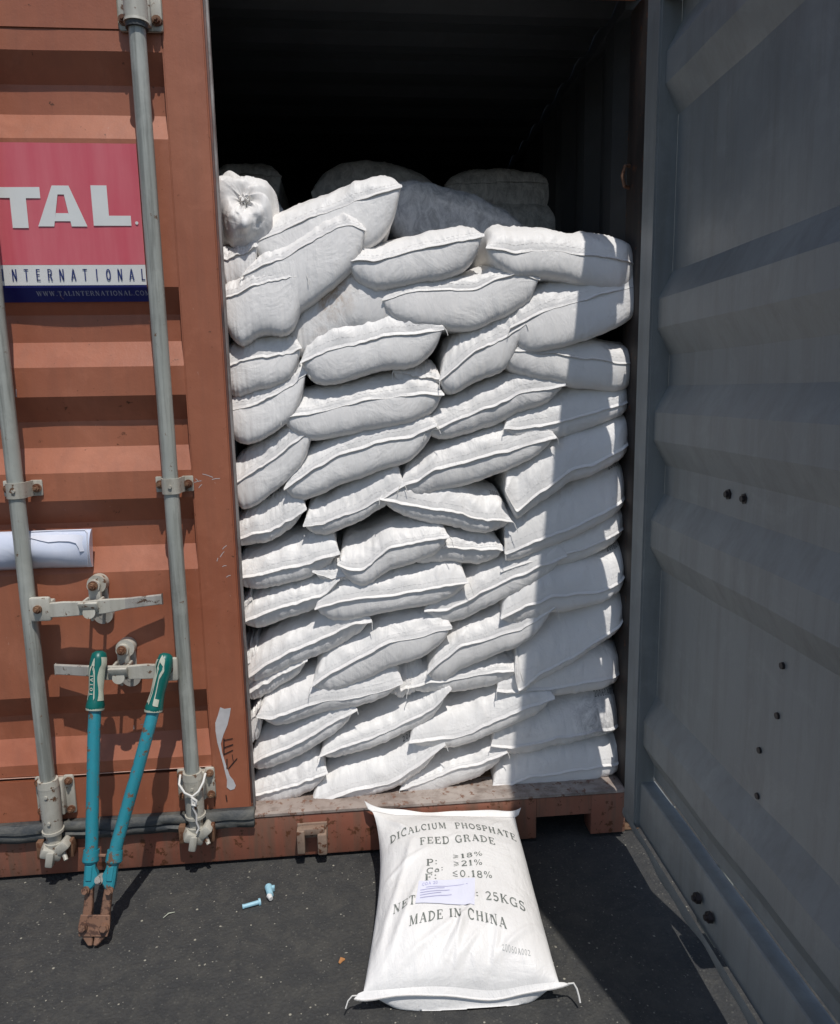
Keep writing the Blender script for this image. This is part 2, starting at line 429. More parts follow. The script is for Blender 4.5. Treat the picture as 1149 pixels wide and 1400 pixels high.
# ---- door leaf. local frame: u from the hinge, w outward (0 = outer plane), z up
CH = [2.283, 1.704, 1.418, 1.133, .561]
def door_profile():
    pr = [(2.33, 0)]
    for z in CH: pr += [(z, 0), (z - .068, -.036), (z - .140, -.036), (z - .208, 0)]
    pr.append((.318, 0)); return pr
def door(name_label, T, gasket_only_label=None, inner=None, z_low=.115):
    """T(u,w,z)->world"""
    fm = MB()
    def fbox(u0, u1, w0, w1, z0, z1, mb=fm, bev=.005):
        bm = bmesh.new(); bmesh.ops.create_cube(bm, size=1)
        for v in bm.verts: v.co = Vector(((u0 + u1) / 2 + v.co.x * (u1 - u0), (w0 + w1) / 2 + v.co.y * (w1 - w0), (z0 + z1) / 2 + v.co.z * (z1 - z0)))
        if bev: bmesh.ops.bevel(bm, geom=list(bm.edges), offset=bev, segments=2, affect='EDGES')
        bm.verts.index_update()
        mb.add([T(*v.co) for v in bm.verts], [[v.index for v in f.verts] for f in bm.faces]); bm.free()
    fbox(0, .088, -.057, .0015, z_low, 2.52)          # hinge stile
    fbox(1.045, 1.155, -.057, .0015, z_low, 2.52)     # lock stile
    fbox(.088, 1.045, -.057, .001, 2.33, 2.519)
    # bottom rail, its inner top face slopes back to the panel
    poly = [(.001, z_low + .001), (-.056, z_low + .001), (-.056, .300), (-.050, .308), (-.003, .385), (.001, .385)]
    poly = [(.001, z_low + .001), (-.038, z_low + .001), (-.041, z_low + .006), (-.041, .296), (-.0400, .3005), (-.036, .303), (-.004, .304), (-.004, .3045), (.001, .3050)]
    nseg = 14; vs = []
    for i in range(nseg + 1):
        u = .088 + (1.045 - .088) * i / nseg
        for w, z in poly: vs.append(T(u, w, z))
    k = len(poly); fs = []
    for i in range(nseg):
        for j in range(k): fs.append((i * k + j, i * k + (j + 1) % k, (i + 1) * k + (j + 1) % k, (i + 1) * k + j))
    fm.add(vs, fs)
    d = fm.build('door', inner[0], CT, True, .5)
    d['label'] = name_label
    pm = MB(); pr = door_profile(); vs = []; t = .0025; U0, U1 = .088, 1.045
    NU = 24
    rs = np.random.RandomState(3)
    prd = []
    for (z1, w1), (z2, w2) in zip(pr[:-1], pr[1:]):
        ns = max(1, int(abs(z1 - z2) / .06))
        for q in range(ns): prd.append((z1 + (z2 - z1) * q / ns, w1 + (w2 - w1) * q / ns))
    prd.append(pr[-1]); n = len(prd)
    for s_ in (0, 1):
        for i in range(NU + 1):
            u = U0 + (U1 - U0) * i / NU; ed = math.sin(math.pi * i / NU)
            for (z, w) in prd:
                wob = .0022 * math.sin(u * 7 + z * 3.1) * ed + .0016 * math.sin(u * 17 - z * 9) * ed
                vs.append(T(u, w + wob - s_ * t - .0005, z))
    q = (NU + 1) * n; fs = []
    for i in range(NU):
        for j in range(n - 1):
            a = i * n + j; fs.append((a, a + 1, a + n + 1, a + n)); fs.append((q + a, q + a + n, q + a + n + 1, q + a + 1))
    pm.add(vs, fs); pm.build('corrugated_panel', inner[1], d, True, .35)
    return d, fbox
TL = lambda u, w, z: (-1.160 + u, -w, z)
DL, fbL = door('closed left door in orange brown paint', TL, inner=(M_RED, M_RED), z_low=.160)
a_ = -0.0189
TR = lambda u, w, z: (1.167 + (w) * math.cos(a_) + u * math.sin(a_), -.138 - u * math.cos(a_) + w * math.sin(a_) * 0, z)
DR, fbR = door('open right door showing its grey inner face', TR, inner=(M_INNER, M_INNER), z_low=.160)

# gasket of the closed door
def wavy_bar(mb, pts, wid, thick, seed, amp=.002, n=80):
    rs = random.Random(seed); a = Vector(pts[0]); b = Vector(pts[1]); ph = [rs.uniform(0, 6) for _ in range(4)]
    vs = []
    for i in range(n + 1):
        t = i / n; p = a.lerp(b, t)
        o1 = amp * (math.sin(t * 31 + ph[0]) + .7 * math.sin(t * 77 + ph[1])); o2 = amp * (math.sin(t * 23 + ph[2]) + .6 * math.sin(t * 61 + ph[3]))
        prof_ = [(-thick * .2, wid / 2), (-thick, wid * .34), (-thick * 1.15 - o2, wid * .1), (-thick * .55, wid * .02), (-thick * 1.2 + o2, -wid * .12), (-thick * .9, -wid * .42), (.0, -wid / 2 + o1)]
        for y, z in prof_: vs.append((p.x, p.y + y, p.z + z + o1))
    k = 7; fs = []
    for i in range(n):
        for j in range(k - 1): fs.append((i * k + j, i * k + j + 1, (i + 1) * k + j + 1, (i + 1) * k + j))
    mb.add(vs, fs)
gk = MB(); wavy_bar(gk, [(-1.16, -.022, .153), (.006, -.022, .153)], .054, .014, 5, .0018)
gk.box(-1.16, .006, -.022, -.002, .128, .179, .002)
gk.build('door_gasket', M_RUBBER, CT, True, 1.2)
gv = MB()
gv.box(-.0045, .001, -.0035, .012, .19, 2.50, .001)
gv.build('dark_edge_strip', M_EDGE, CT, True)
gv = MB(); gv.box(.0015, .0085, -.006, .010, .178, 2.50, .002)
gv.build('gasket_lip', M_LIP, CT, True)
# hanging gasket on the open door's bottom edge
gr = MB(); vs = []; n = 60
for i in range(n + 1):
    u = 1.15 * i / n; dr = .010 * math.sin(u * 14) + .006 * math.sin(u * 37 + 1)
    for (w, z) in ((-.0575, .176), (-.060, .158 + dr * .4), (-.056, .142 + dr * .7)): vs.append(TR(u, w, z))
gr.add(vs, [(i * 3 + j, i * 3 + j + 1, i * 3 + j + 4, i * 3 + j + 3) for i in range(n) for j in range(2)])
gr.build('hanging_gasket', M_INNER, CT, True)
# bolts through the open door's panel (inner side nuts)
def bolt_on(mb, c, nrm, r=.010, h_=.008):
    c = Vector(c); nrm = Vector(nrm); mb.cyl(c, c + nrm * h_, r, r * .92, 6); mb.cyl(c + nrm * h_, c + nrm * (h_ + .006), r * .55, r * .5, 10)
for (y, z, x) in [(-.570, 1.180, 1.164), (-.637, 1.180, 1.164), (-.815, .88, 1.164), (-.81, .775, 1.164), (-.757, .675, 1.164), (-.76, .575, 1.164), (-.615, .234, 1.111), (-.674, .230, 1.111)]:
    b_ = MB(); bolt_on(b_, (x, y, z), (-1, 0, 0), .013, .011); b_.build('panel_nut', M_BLACK, DR, True)
# hinges of the open door
for z in (.42, 1.02, 1.62, 2.22):
    b_ = MB(); b_.cyl((1.205, -.022, z - .045), (1.205, -.022, z + .045), .013, None, 14)
    b_.box(1.168, 1.205, -.20, -.022, z - .008, z + .008, .002)
    b_.build('hinge', M_RED, CT, True)
# lock rods on the outside of the open door (they cast the small shadow bumps)
for u in (.42, .99):
    b_ = MB(); p0 = TR(u, .045, .10); p1 = TR(u, .045, 2.5)
    b_.cyl(p0, p1, .0195, None, 16); b_.box(p0[0] - .045, p0[0] + .03, p0[1] - .05, p0[1] + .05, .085, .135, .008)
    b_.build('lock_rod', M_ROD, DR, True)
for u, s_ in ((.42, 1), (.99, -1)):
    b_ = MB(); p0 = TR(u, .06, .75); b_.box(p0[0] - .01, p0[0] + .01, min(p0[1], p0[1] - s_ * .33), max(p0[1], p0[1] - s_ * .33), .73, .765, .004)
    b_.build('lock_handle', M_CAST, DR, True)

# ------------------------------------------------------------------ hardware of the closed door
def rod(X):
    b = MB(); b.cyl((X, -.05, .20), (X, -.05, 2.5), .0205, None, 24, False)
    return b.build('lock_rod', M_ROD, DL, True, 1.0)
RX = (-.1605, -.5665)
for X in RX: rod(X)
def hexbolt(c, par, r=.009):
    b = MB(); b.cyl(c, (c[0], c[1] - .006, c[2]), r * 1.35, None, 12); b.cyl((c[0], c[1] - .006, c[2]), (c[0], c[1] - .013, c[2]), r, r * .93, 6)
    b.cyl((c[0], c[1] - .013, c[2]), (c[0], c[1] - .018, c[2]), r * .5, r * .4, 10); b.build('bolt', M_BOLT, par, True, .5)
def clamp(X, z):
    """mid-height guide: two ears and a saddle over the rod"""
    b = MB()
    for s_ in (-1, 1): b.box(X + s_ * .036 - .0155, X + s_ * .036 + .0155, -.009, -.0015, z - .022, z + .022, .003)
    n = 12; vs = []
    pr = [(.030, -.006), (.0245, -.03)] + [(.0245 * math.cos(math.pi * i / n), -.050 - .0245 * math.sin(math.pi * i / n)) for i in range(n + 1)] + [(-.0245, -.03), (-.030, -.006)]
    for zz in (z - .021, z + .021):
        for x, y in pr: vs.append((X + x, y, zz))
        for x, y in pr: vs.append((X + x * .86, y * .93 + .001, zz))
    k = len(pr); fs = []
    for i in range(k - 1):
        fs.append((i, i + 1, 2 * k + i + 1, 2 * k + i)); fs.append((i, k + i, k + i + 1, i + 1)); fs.append((2 * k + i, 2 * k + i + 1, 3 * k + i + 1, 3 * k + i)); fs.append((k + i, 3 * k + i, 3 * k + i + 1, k + i + 1))
    b.add(vs, fs)
    b.cyl((X + .003, -.073, z), (X + .003, -.078, z), .0055, .005, 12)
    o = b.build('rod_guide', M_CAST, CT, True, .6)
    for s_ in (-1, 1): hexbolt((X + s_ * .038, -.009, z), o)
    return o
for X in RX: clamp(X, 1.172)
def foot_bracket(X, z0, z1):
    """bearing bracket with four bolts, barrel and cam below"""
    b = MB(); zc = (z0 + z1) / 2
    for s_ in (-1, 1): b.box(X + s_ * .040 - .015, X + s_ * .040 + .015, -.012, -.0015, z0, z1, .006)
    b.box(X - .030, X + .030, -.030, -.003, z0 + .006, z1 - .004, .006)
    b.cyl((X, -.05, z1 + .012), (X, -.05, z1 - .01), .027, .029, 20)
    b.cyl((X, -.05, z1 - .01), (X, -.05, z0 - .022), .0285, .0265, 20)
    b.cyl((X, -.05, z0 - .022), (X, -.05, z0 - .03), .030, .030, 20)
    for zz in (z1 - .03, z0 + .01): b.cyl((X + .002, -.0765, zz), (X + .002, -.081, zz), .005, .0045, 10)
    o = b.build('rod_foot_bracket', M_CAST, CT, True, .6)
    for s_ in (-1, 1):
        for zz in (z0 + .016, z1 - .016): hexbolt((X + s_ * .042, -.012, zz), o, .0085)
    # cam and keeper
    zb = z0 - .03
    k = MB()
    k.cyl((X, -.05, zb), (X, -.05, zb - .030), .0215, .020, 18)
    k.cyl((X, -.05, zb - .030), (X, -.05, zb - .052), .026, .022, 14)
    R = Matrix.Translation((X, -.05, zb - .06)) @ Matrix.Rotation(.5, 4, 'Y') @ Matrix.Rotation(.3, 4, 'Z')
    k.box(-.038, .020, -.028, .018, -.016, .014, .006, R)
    R = Matrix.Translation((X + .020, -.055, zb - .050)) @ Matrix.Rotation(-.7, 4, 'Y')
    k.box(-.012, .030, -.022, .022, -.012, .016, .006, R)
    R = Matrix.Translation((X - .006, -.070, zb - .066)) @ Matrix.Rotation(.2, 4, 'Y')
    k.box(-.010, .012, -.016, .010, -.028, .020, .005, R)
    k.cyl((X + .026, -.06, zb - .06), (X + .038, -.075, zb - .078), .007, .006, 8)
    k.build('lock_cam', M_CAST, CT, True, .6)
    p = MB()
    for s_ in (-1, 1): p.box(X + s_ * .042 - .010, X + s_ * .042 + .010, -.055, -.0185, zb - .085, zb - .030, .004)
    p.box(X - .052, X + .052, -.026, -.0185, zb - .04, zb - .022, .003)
    p.build('cam_keeper', M_BOLT, CT, True, .6)
foot_bracket(RX[0], .218, .318)
foot_bracket(RX[1], .200, .322)
for X in RX:
    b = MB()
    b.box(X - .055, X + .055, -.012, -.0035, 2.326, 2.43, .008)
    b.box(X - .030, X + .030, -.030, -.0125, 2.331, 2.43, .006)
    b.cyl((X, -.05, 2.332), (X, -.05, 2.46), .0285, .0285, 20); b.cyl((X, -.05, 2.326), (X, -.05, 2.332), .031, .030, 20)
    o = b.build('rod_head_bracket', M_CAST, CT, True, .6)
    for s_ in (-1, 1): hexbolt((X + s_ * .041, -.012, 2.35), o, .0095)
    b = MB(); b.cyl((X, -.05, 2.314), (X, -.05, 2.3255), .0275, .0275, 18); b.build('rod_collar', M_RUBBER, CT, True, .6)

def handle(X, z, s_, zk):
    """X rod, z height of hub, s_ direction of the bar, zk: keeper offset"""
    b = MB(); a, c = sorted((X + s_ * .012, X + s_ * .068))
    b.box(a, c, -.080, -.062, z - .034, z + .034, .007); b.box(a, c, -.062, -.036, z - .020, z + .020, .004)
    o = b.build('handle_hub', M_CAST, CT, True, .6)
    hexbolt((X + s_ * .036, -.080, z + .002), o, .0085)
    L = .36
    # flat bar: thick near the hub, cranked in the middle, thin worn end lying close to the door
    st = [(.062, -.072, .020, .0), (.10, -.071, .021, .001), (.15, -.074, .019, .002), (.17, -.078, .019, .004), (.205, -.080, .020, .006), (.235, -.070, .018, .006), (.262, -.058, .015, .006), (.30, -.050, .0145, .007), (.357, -.040, .0142, .009)]
    vs = []
    for u, y, hw, dz in st:
        for yy, zz in ((-.006, -hw), (-.006, hw), (.006, hw), (.006, -hw)): vs.append((X + s_ * u, y + yy, z + dz - .004 + zz))
    k = 4; n = len(st)
    fs = [(i * 4 + j, i * 4 + (j + 1) % 4, i * 4 + 4 + (j + 1) % 4, i * 4 + 4 + j) for i in range(n - 1) for j in range(4)] + [(0, 1, 2, 3), tuple((n - 1) * 4 + j for j in (3, 2, 1, 0))]
    b = MB(); b.add(vs, fs)
    hb = b.build('handle_bar', [M_CAST, M_HUB], CT)
    for p in hb.data.polygons:
        if p.center[0] * s_ + hb.location[0] > (X * s_ + .255): p.material_index = 1
    bv = hb.modifiers.new('b', 'BEVEL'); bv.width = .002; bv.segments = 2
    # keeper: back plate, upper latch with bolt, swinging catch, lower seal lug
    xk = X + s_ * .172
    q = MB()
    q.box(xk - .012, xk + .028, -.010, -.0015, z - .048, z + .062, .004)
    q.cyl((xk + .006, -.030, z + .052), (xk + .006, -.0015, z + .052), .026, .026, 20)
    q.box(xk - .016, xk + .018, -.040, -.022, z + .000, z + .054, .006)
    q.cyl((xk + .001, -.042, z + .050), (xk + .001, -.024, z + .050), .0175, .0175, 18)
    R = Matrix.Translation((xk + .001, -.090, z + .004)) @ Matrix.Rotation(.35, 4, 'X')
    q.box(-.026, .026, -.005, .005, -.014, .016, .004, R)
    q.box(xk - .022, xk - .014, -.088, -.03, z + .004, z + .018, .003); q.box(xk + .018, xk + .026, -.088, -.03, z + .004, z + .018, .003)
    q.cyl((xk + .002, -.094, z - .010), (xk + .002, -.084, z - .012), .017, .013, 16)
    q.cyl((xk + .006, -.090, z - .022), (xk + .008, -.086, z - .034), .006, .004, 8)
    o = q.build('handle_catch', M_CAST, CT, True, .6)
    hexbolt((xk + .001, -.042, z + .052), o, .010)
    q = MB(); 
    q.cyl((xk + .012, -.018, z - .040), (xk + .012, -.0015, z - .040), .027, .027, 22)
    q.cyl((xk + .010, -.019, z - .043), (xk + .010, -.018, z - .043), .009, .009, 14)
    q.build('seal_lug', M_HUB, CT, True, .6)
handle(RX[1], .846, 1, 0)
handle(RX[0], .655, -1, 0)

# cam keepers on the sill for the open door
def keeper(x0, x1, z0, z1):
    b = MB(); w = x1 - x0; h_ = z1 - z0
    b.box(x0, x1, -.027, -.0185, z0 + h_ * .45, z1, .003)
    b.box(x0, x0 + w * .26, -.060, -.027, z0 + h_ * .10, z1 - .006, .004)
    b.box(x1 - w * .34, x1 - w * .02, -.060, -.027, z0, z1 - .02, .006)
    b.box(x0 + w * .1, x1 - w * .1, -.052, -.0275, z1 - h_ * .28, z1 - .004, .003)
    b.build('cam_keeper', M_KEEP, CT, True, .6)

keeper(.132, .224, .035, .124); keeper(.566, .658, .040, .124)

# ------------------------------------------------------------------ lettering
def arc(cx, cy, rx, ry, a0, a1, n=8):
    return [(cx + rx * math.cos(math.radians(a0 + (a1 - a0) * i / n)), cy + ry * math.sin(math.radians(a0 + (a1 - a0) * i / n))) for i in range(n + 1)]
S_, T_ = .185, .075          # thick and thin stroke
def ser(x, y, w=.13): return ([(x - w, y), (x + w, y)], T_ * .8)
b0, t0 = .04, .96
GL = {
 'A': (.86, [([(.13, b0), (.42, 1)], T_), ([(.42, 1), (.72, b0)], S_), ([(.24, .34), (.60, .34)], T_), ser(.13, b0), ser(.72, b0)]),
 'C': (.80, [(arc(.44, .5, .35, .46, 48, 312, 14), .14), ([(.70, .98), (.70, .68)], T_)]),
 'D': (.84, [([(.18, 0), (.18, 1)], S_), (arc(.20, .5, .54, .46, 90, -90, 12), .13), ser(.12, b0), ser(.12, t0)]),
 'E': (.76, [([(.18, 0), (.18, 1)], S_), ([(.04, t0), (.66, t0)], T_), ([(.04, b0), (.68, b0)], T_), ([(.2, .52), (.50, .52)], T_), ([(.65, 1), (.65, .76)], T_), ([(.67, 0), (.67, .26)], T_), ([(.49, .66), (.49, .38)], T_)]),
 'F': (.72, [([(.18, 0), (.18, 1)], S_), ([(.04, t0), (.66, t0)], T_), ser(.18, b0, .17), ([(.2, .52), (.48, .52)], T_), ([(.64, 1), (.64, .74)], T_), ([(.47, .66), (.47, .38)], T_)]),
 'G': (.86, [(arc(.44, .5, .35, .46, 48, 318, 14), .14), ([(.70, .98), (.70, .70)], T_), ([(.70, .02), (.70, .44)], .15), ([(.54, .44), (.82, .44)], T_)]),
 'H': (.90, [([(.18, 0), (.18, 1)], S_), ([(.70, 0), (.70, 1)], S_), ([(.2, .5), (.7, .5)], T_), ser(.18, b0), ser(.18, t0), ser(.70, b0), ser(.70, t0)]),
 'I': (.42, [([(.2, 0), (.2, 1)], S_), ser(.2, b0, .17), ser(.2, t0, .17)]),
 'K': (.88, [([(.18, 0), (.18, 1)], S_), ([(.22, .40), (.66, t0)], T_), ([(.36, .58), (.72, b0)], .15), ser(.18, b0), ser(.18, t0), ser(.68, t0), ser(.72, b0)]),
 'L': (.74, [([(.2, 0), (.2, 1)], S_), ([(.04, b0), (.66, b0)], T_), ([(.65, 0), (.65, .32)], T_), ser(.2, t0, .17)]),
 'M': (1.04, [([(.16, 0), (.16, 1)], T_), ([(.18, 1), (.50, .05)], .15), ([(.50, .05), (.82, 1)], T_), ([(.84, 0), (.84, 1)], S_), ser(.14, b0), ser(.10, t0, .08), ser(.84, b0), ser(.88, t0, .08)]),
 'N': (.90, [([(.16, 0), (.16, 1)], T_), ([(.16, 1), (.72, 0)], S_), ([(.72, 0), (.72, 1)], T_), ser(.16, b0), ser(.72, t0), ser(.10, t0, .08)]),
 'O': (.86, [(arc(.42, .5, .34, .46, 0, 360, 18), .14)]),
 'P': (.76, [([(.18, 0), (.18, 1)], S_), ([(.04, t0), (.44, t0)], T_), (arc(.42, .72, .24, .24, 90, -90, 8), .13), ([(.18, .48), (.42, .48)], T_), ser(.18, b0, .17)]),
 'R': (.86, [([(.18, 0), (.18, 1)], S_), ([(.04, t0), (.44, t0)], T_), (arc(.42, .73, .22, .23, 90, -90, 8), .13), ([(.18, .50), (.42, .50)], T_), ([(.42, .5), (.58, .36), (.64, .06), (.80, .04)], .14), ser(.18, b0)]),
 'S': (.70, [(arc(.34, .73, .22, .23, 30, 270, 9) + arc(.34, .27, .24, .23, 90, -150, 9), .14), ([(.56, 1), (.56, .72)], T_), ([(.10, 0), (.10, .3)], T_)]),
 'T': (.80, [([(.38, 0), (.38, 1)], S_), ([(.04, t0), (.72, t0)], T_), ser(.38, b0, .16), ([(.06, 1), (.06, .72)], T_), ([(.70, 1), (.70, .72)], T_)]),
 'U': (.88, [([(.18, 1), (.18, .35)] + arc(.43, .32, .25, .28, 180, 360, 8) + [(.68, 1)], .14), ser(.18, t0), ser(.68, t0)]),
 'W': (1.1, [([(.10, 1), (.32, 0)], S_), ([(.32, 0), (.53, 1)], T_), ([(.53, 1), (.75, 0)], S_), ([(.75, 0), (.96, 1)], T_), ser(.10, t0), ser(.96, t0)]),
 'a': (.60, [(arc(.26, .24, .20, .22, 0, 360, 12), .11), ([(.46, .5), (.46, 0)], .13), ([(.12, .58), (.28, .66), (.46, .52)], T_)]),
 '0': (.66, [(arc(.32, .5, .24, .46, 0, 360, 16), .12)]),
 '1': (.46, [([(.22, 0), (.22, 1)], S_), ser(.22, b0, .16), ([(.06, .80), (.22, .97)], T_)]),
 '2': (.68, [(arc(.32, .72, .24, .24, 160, -30, 9) + [(.08, .06)], .13), ([(.06, .07), (.58, .07)], .15), ([(.58, 0), (.58, .2)], T_)]),
 '5': (.66, [([(.54, .93), (.14, .93)], .13), ([(.14, .95), (.12, .52)], T_), (arc(.29, .31, .25, .27, 130, -150, 11), .14)]),
 '6': (.64, [(arc(.32, .30, .23, .27, 0, 360, 14), .13), ([(.11, .35), (.16, .7), (.34, .93), (.54, .92)], .12)]),
 '8': (.66, [(arc(.32, .73, .20, .22, 0, 360, 12), .13), (arc(.32, .27, .24, .24, 0, 360, 14), .13)]),
 '%': (.92, [(arc(.18, .74, .13, .2, 0, 360, 10), .09), (arc(.68, .25, .13, .2, 0, 360, 10), .09), ([(.20, .0), (.66, 1)], .08)]),
 ':': (.36, [([(.16, .18), (.16, .32)], .14), ([(.16, .66), (.16, .80)], .14)]),
 '.': (.34, [([(.16, .0), (.16, .14)], .14)]),
 '>': (.72, [([(.08, .90), (.60, .60), (.08, .32)], .08), ([(.08, .10), (.60, .32)], .08)]),
 '<': (.72, [([(.60, .90), (.08, .60), (.60, .32)], .08), ([(.08, .22), (.60, .06)], .08)]),
 ' ': (.42, []),
}
SANS = {
 'I': (.30, [([(.15, 0), (.15, 1)], .12)]),
 'N': (.52, [([(.09, 0), (.09, 1), (.41, 0), (.41, 1)], .12)]),
 'T': (.46, [([(.23, 0), (.23, 1)], .12), ([(.02, .95), (.44, .95)], .10)]),
 'E': (.44, [([(.10, 0), (.10, 1)], .12), ([(.08, .95), (.40, .95)], .10), ([(.08, .52), (.36, .52)], .10), ([(.08, .05), (.40, .05)], .10)]),
 'R': (.50, [([(.10, 0), (.10, 1)], .12), ([(.10, .95), (.28, .95), (.39, .86), (.40, .64), (.28, .50), (.10, .50)], .11), ([(.28, .5), (.42, 0)], .12)]),
 'A': (.50, [([(.06, 0), (.25, 1), (.44, 0)], .12), ([(.14, .30), (.36, .30)], .09)]),
 'O': (.50, [(arc(.25, .5, .17, .45, 0, 360, 16), .12)]),
 'L': (.42, [([(.10, 1), (.10, 0)], .12), ([(.08, .05), (.38, .05)], .10)]),
}
def strokes_to(mb, strokes, f, seg=.12):
    """f(x,y)->(X,Y,Z); strokes as [(pts,width)]"""
    for pts, w in strokes:
        dense = []
        for (x0, y0), (x1, y1) in zip(pts[:-1], pts[1:]):
            n = max(1, int(math.hypot(x1 - x0, y1 - y0) / seg))
            for i in range(n): dense.append((x0 + (x1 - x0) * i / n, y0 + (y1 - y0) * i / n))
        dense.append(pts[-1]); vs = []
        for i, (x, y) in enumerate(dense):
            a = dense[max(0, i - 1)]; c = dense[min(len(dense) - 1, i + 1)]
            if pts[0] == pts[-1] or (abs(pts[0][0] - pts[-1][0]) < 1e-6 and abs(pts[0][1] - pts[-1][1]) < 1e-6):
                if i in (0, len(dense) - 1): a, c = dense[-2], dense[1]
            dx, dy = c[0] - a[0], c[1] - a[1]; L = math.hypot(dx, dy) or 1
            nx, ny = -dy / L * w / 2, dx / L * w / 2
            vs.append(f(x + nx, y + ny)); vs.append(f(x - nx, y - ny))
        mb.add(vs, [(2 * i, 2 * i + 1, 2 * i + 3, 2 * i + 2) for i in range(len(dense) - 1)])
def text_width(s, font=GL, track=.1): return sum(font[c][0] + track for c in s) - track
def text_run(mb, s, path, h, surf, font=GL, track=.1, aspect=1.0):
    """lay s along path (list of surface coordinates) scaled to the path's length; h = cap height in surface coordinates (vector down is +v)"""
    P = [Vector((p[0], p[1])) for p in path]
    cum = [0]
    for a, b in zip(P[:-1], P[1:]): cum.append(cum[-1] + (b - a).length)
    def at(t):
        d = t * cum[-1]
        for i in range(len(P) - 1):
            if d <= cum[i + 1] or i == len(P) - 2:
                k = (d - cum[i]) / (cum[i + 1] - cum[i]); return P[i].lerp(P[i + 1], k), (P[i + 1] - P[i]).normalized()
    W = text_width(s, font, track); x = 0
    for c in s:
        g_w, st = font[c]; 
        p, d = at((x + g_w / 2) / W); sx = cum[-1] / W
        up_ = Vector((d.y, -d.x)) * h * aspect if False else Vector((0, -h))
        def f(gx, gy, p=p, d=d, g_w=g_w): 
            q = p + d * (gx - g_w / 2) * sx + up_ * gy
            return surf(q.x, q.y)
        strokes_to(mb, st, f)
        x += g_w + track

# ------------------------------------------------------------------ company sticker on the closed door
ys = -.0035
def quad_sheet(name, x0, x1, z0, z1, mat, parent, y=ys, nx=10, nz=4, wav=.0004):
    vs = []; 
    for j in range(nz + 1):
        for i in range(nx + 1):
            x = x0 + (x1 - x0) * i / nx; z = z0 + (z1 - z0) * j / nz
            vs.append((x, y - wav * math.sin(x * 40 + z * 13) - wav, z))
    fs = [(j * (nx + 1) + i, j * (nx + 1) + i + 1, (j + 1) * (nx + 1) + i + 1, (j + 1) * (nx + 1) + i) for j in range(nz) for i in range(nx)]
    return link(name, vs, fs, mat, parent, True)
sx0, sx1 = -.605, -.196
sg = quad_sheet('company_sticker', sx0, sx1, 1.761, 2.062, M_STRED, CT)
quad_sheet('white_band', sx0, sx1, 1.709, 1.7605, M_STWHITE, sg)
# navy band folds under onto the sloping face
vs = [(sx0, ys - .0008, 1.7085), (sx1, ys - .0008, 1.7085), (sx1, ys + .0000, 1.703), (sx0, ys, 1.703), (sx0, ys + .0175, 1.668), (sx1, ys + .0175, 1.668)]
link('navy_band', vs, [(0, 3, 2, 1), (3, 4, 5, 2)], M_STBLUE, sg)
yl = ys - .0022
lt = MB()
def poly2(mb, pts):
    mb.add([(x, yl, z) for x, z in pts], [tuple(range(len(pts)))])
def L1(): 
    poly2(lt, [(-.548, 1.953), (-.548, 1.927), (-.523, 1.927), (-.523, 1.853), (-.483, 1.853), (-.483, 1.9265), (-.447, 1.9265), (-.447, 1.954)][::-1])
    # A with its counter cut out, as four pieces
    ax0, ax1, za, zb = -.459, -.335, 1.857, 1.958
    poly2(lt, [(-.459, za), (-.419, za), (-.399, zb), (-.416, zb)])
    poly2(lt, [(-.375, za), (-.335, za), (-.374, zb), (-.391, zb)])
    lt.add([(x, yl - .0001, z) for x, z in [(-.399, 1.958), (-.4035, 1.936), (-.386, 1.936), (-.391, 1.958)]], [(0, 1, 2, 3)])
    lt.add([(x, yl - .0001, z) for x, z in [(-.4165, 1.870), (-.376, 1.870), (-.3805, 1.890), (-.412, 1.890)]], [(0, 1, 2, 3)])
    poly2(lt, [(-.319, 1.859), (-.223, 1.859), (-.223, 1.884), (-.2785, 1.884), (-.2785, 1.959), (-.319, 1.959)])
    n = 10; poly2(lt, [(-.209 + .0042 * math.cos(6.283 * i / n), 1.866 + .0042 * math.sin(6.283 * i / n)) for i in range(n)])
L1(); lt.build('large_lettering', M_WHITEPRINT, sg)
lt = MB(); word = 'INTERNATIONAL'; cx = -.561; step = (-.203 + .561) / 12
for i, c in enumerate(word):
    w_, st = SANS[c]
    strokes_to(lt, st, lambda gx, gy, i=i, w_=w_: (cx + step * i + (gx - w_ / 2) * .027, yl, 1.7205 + gy * .0295))
lt.build('band_lettering', M_NAVY, sg)
lt = MB()
def navy_surf(u, v):
    z = v; 
    return (u, (yl - .001) if z > 1.703 else (ys + (1.703 - z) * .5 - .0018), z)
x = -.483; s = 'WWW.TALINTERNATIONAL.COM'; sc = (.203 + -.0) ; W = text_width(s, GL, .14); k = (.483 - .190) / W
xx = x
for c in s:
    w_, st = GL[c]; strokes_to(lt, st, lambda gx, gy, xx=xx: navy_surf(xx + gx * k, 1.683 + gy * .0115), .3); xx += (w_ + .14) * k
lt.build('address_lettering', M_GREYPRINT, sg)

# document pouch stuck behind the rod
PO = empty('document_pouch', (-.53, -.005, .945), 'clear plastic pouch of folded white papers stuck to the closed door behind a lock rod', 'document pouch')
vs = []; nx, nz = 30, 14; X0, X1, Z0, Z1 = -.70, -.402, .944, 1.052
def pouch_y(u, v, o=0):
    return -.006 - .034 * math.sin(math.pi * min(1, max(0, v))) ** .7 * (1 - .25 * u ** 6) - .003 * math.sin(u * 9 + v * 5) - o
for j in range(nz + 1):
    for i in range(nx + 1):
        u, v = i / nx, j / nz; vs.append((X0 + (X1 - X0) * u + .006 * v * (u > .95), pouch_y(u, v), Z0 + (Z1 - Z0) * v))
k = len(vs)
for j in range(nz + 1):
    for i in range(nx + 1): u, v = i / nx, j / nz; vs.append((X0 + (X1 - X0) * u + .006 * v * (u > .95), -.0015, Z0 + (Z1 - Z0) * v))
W1 = nx + 1; fs = []
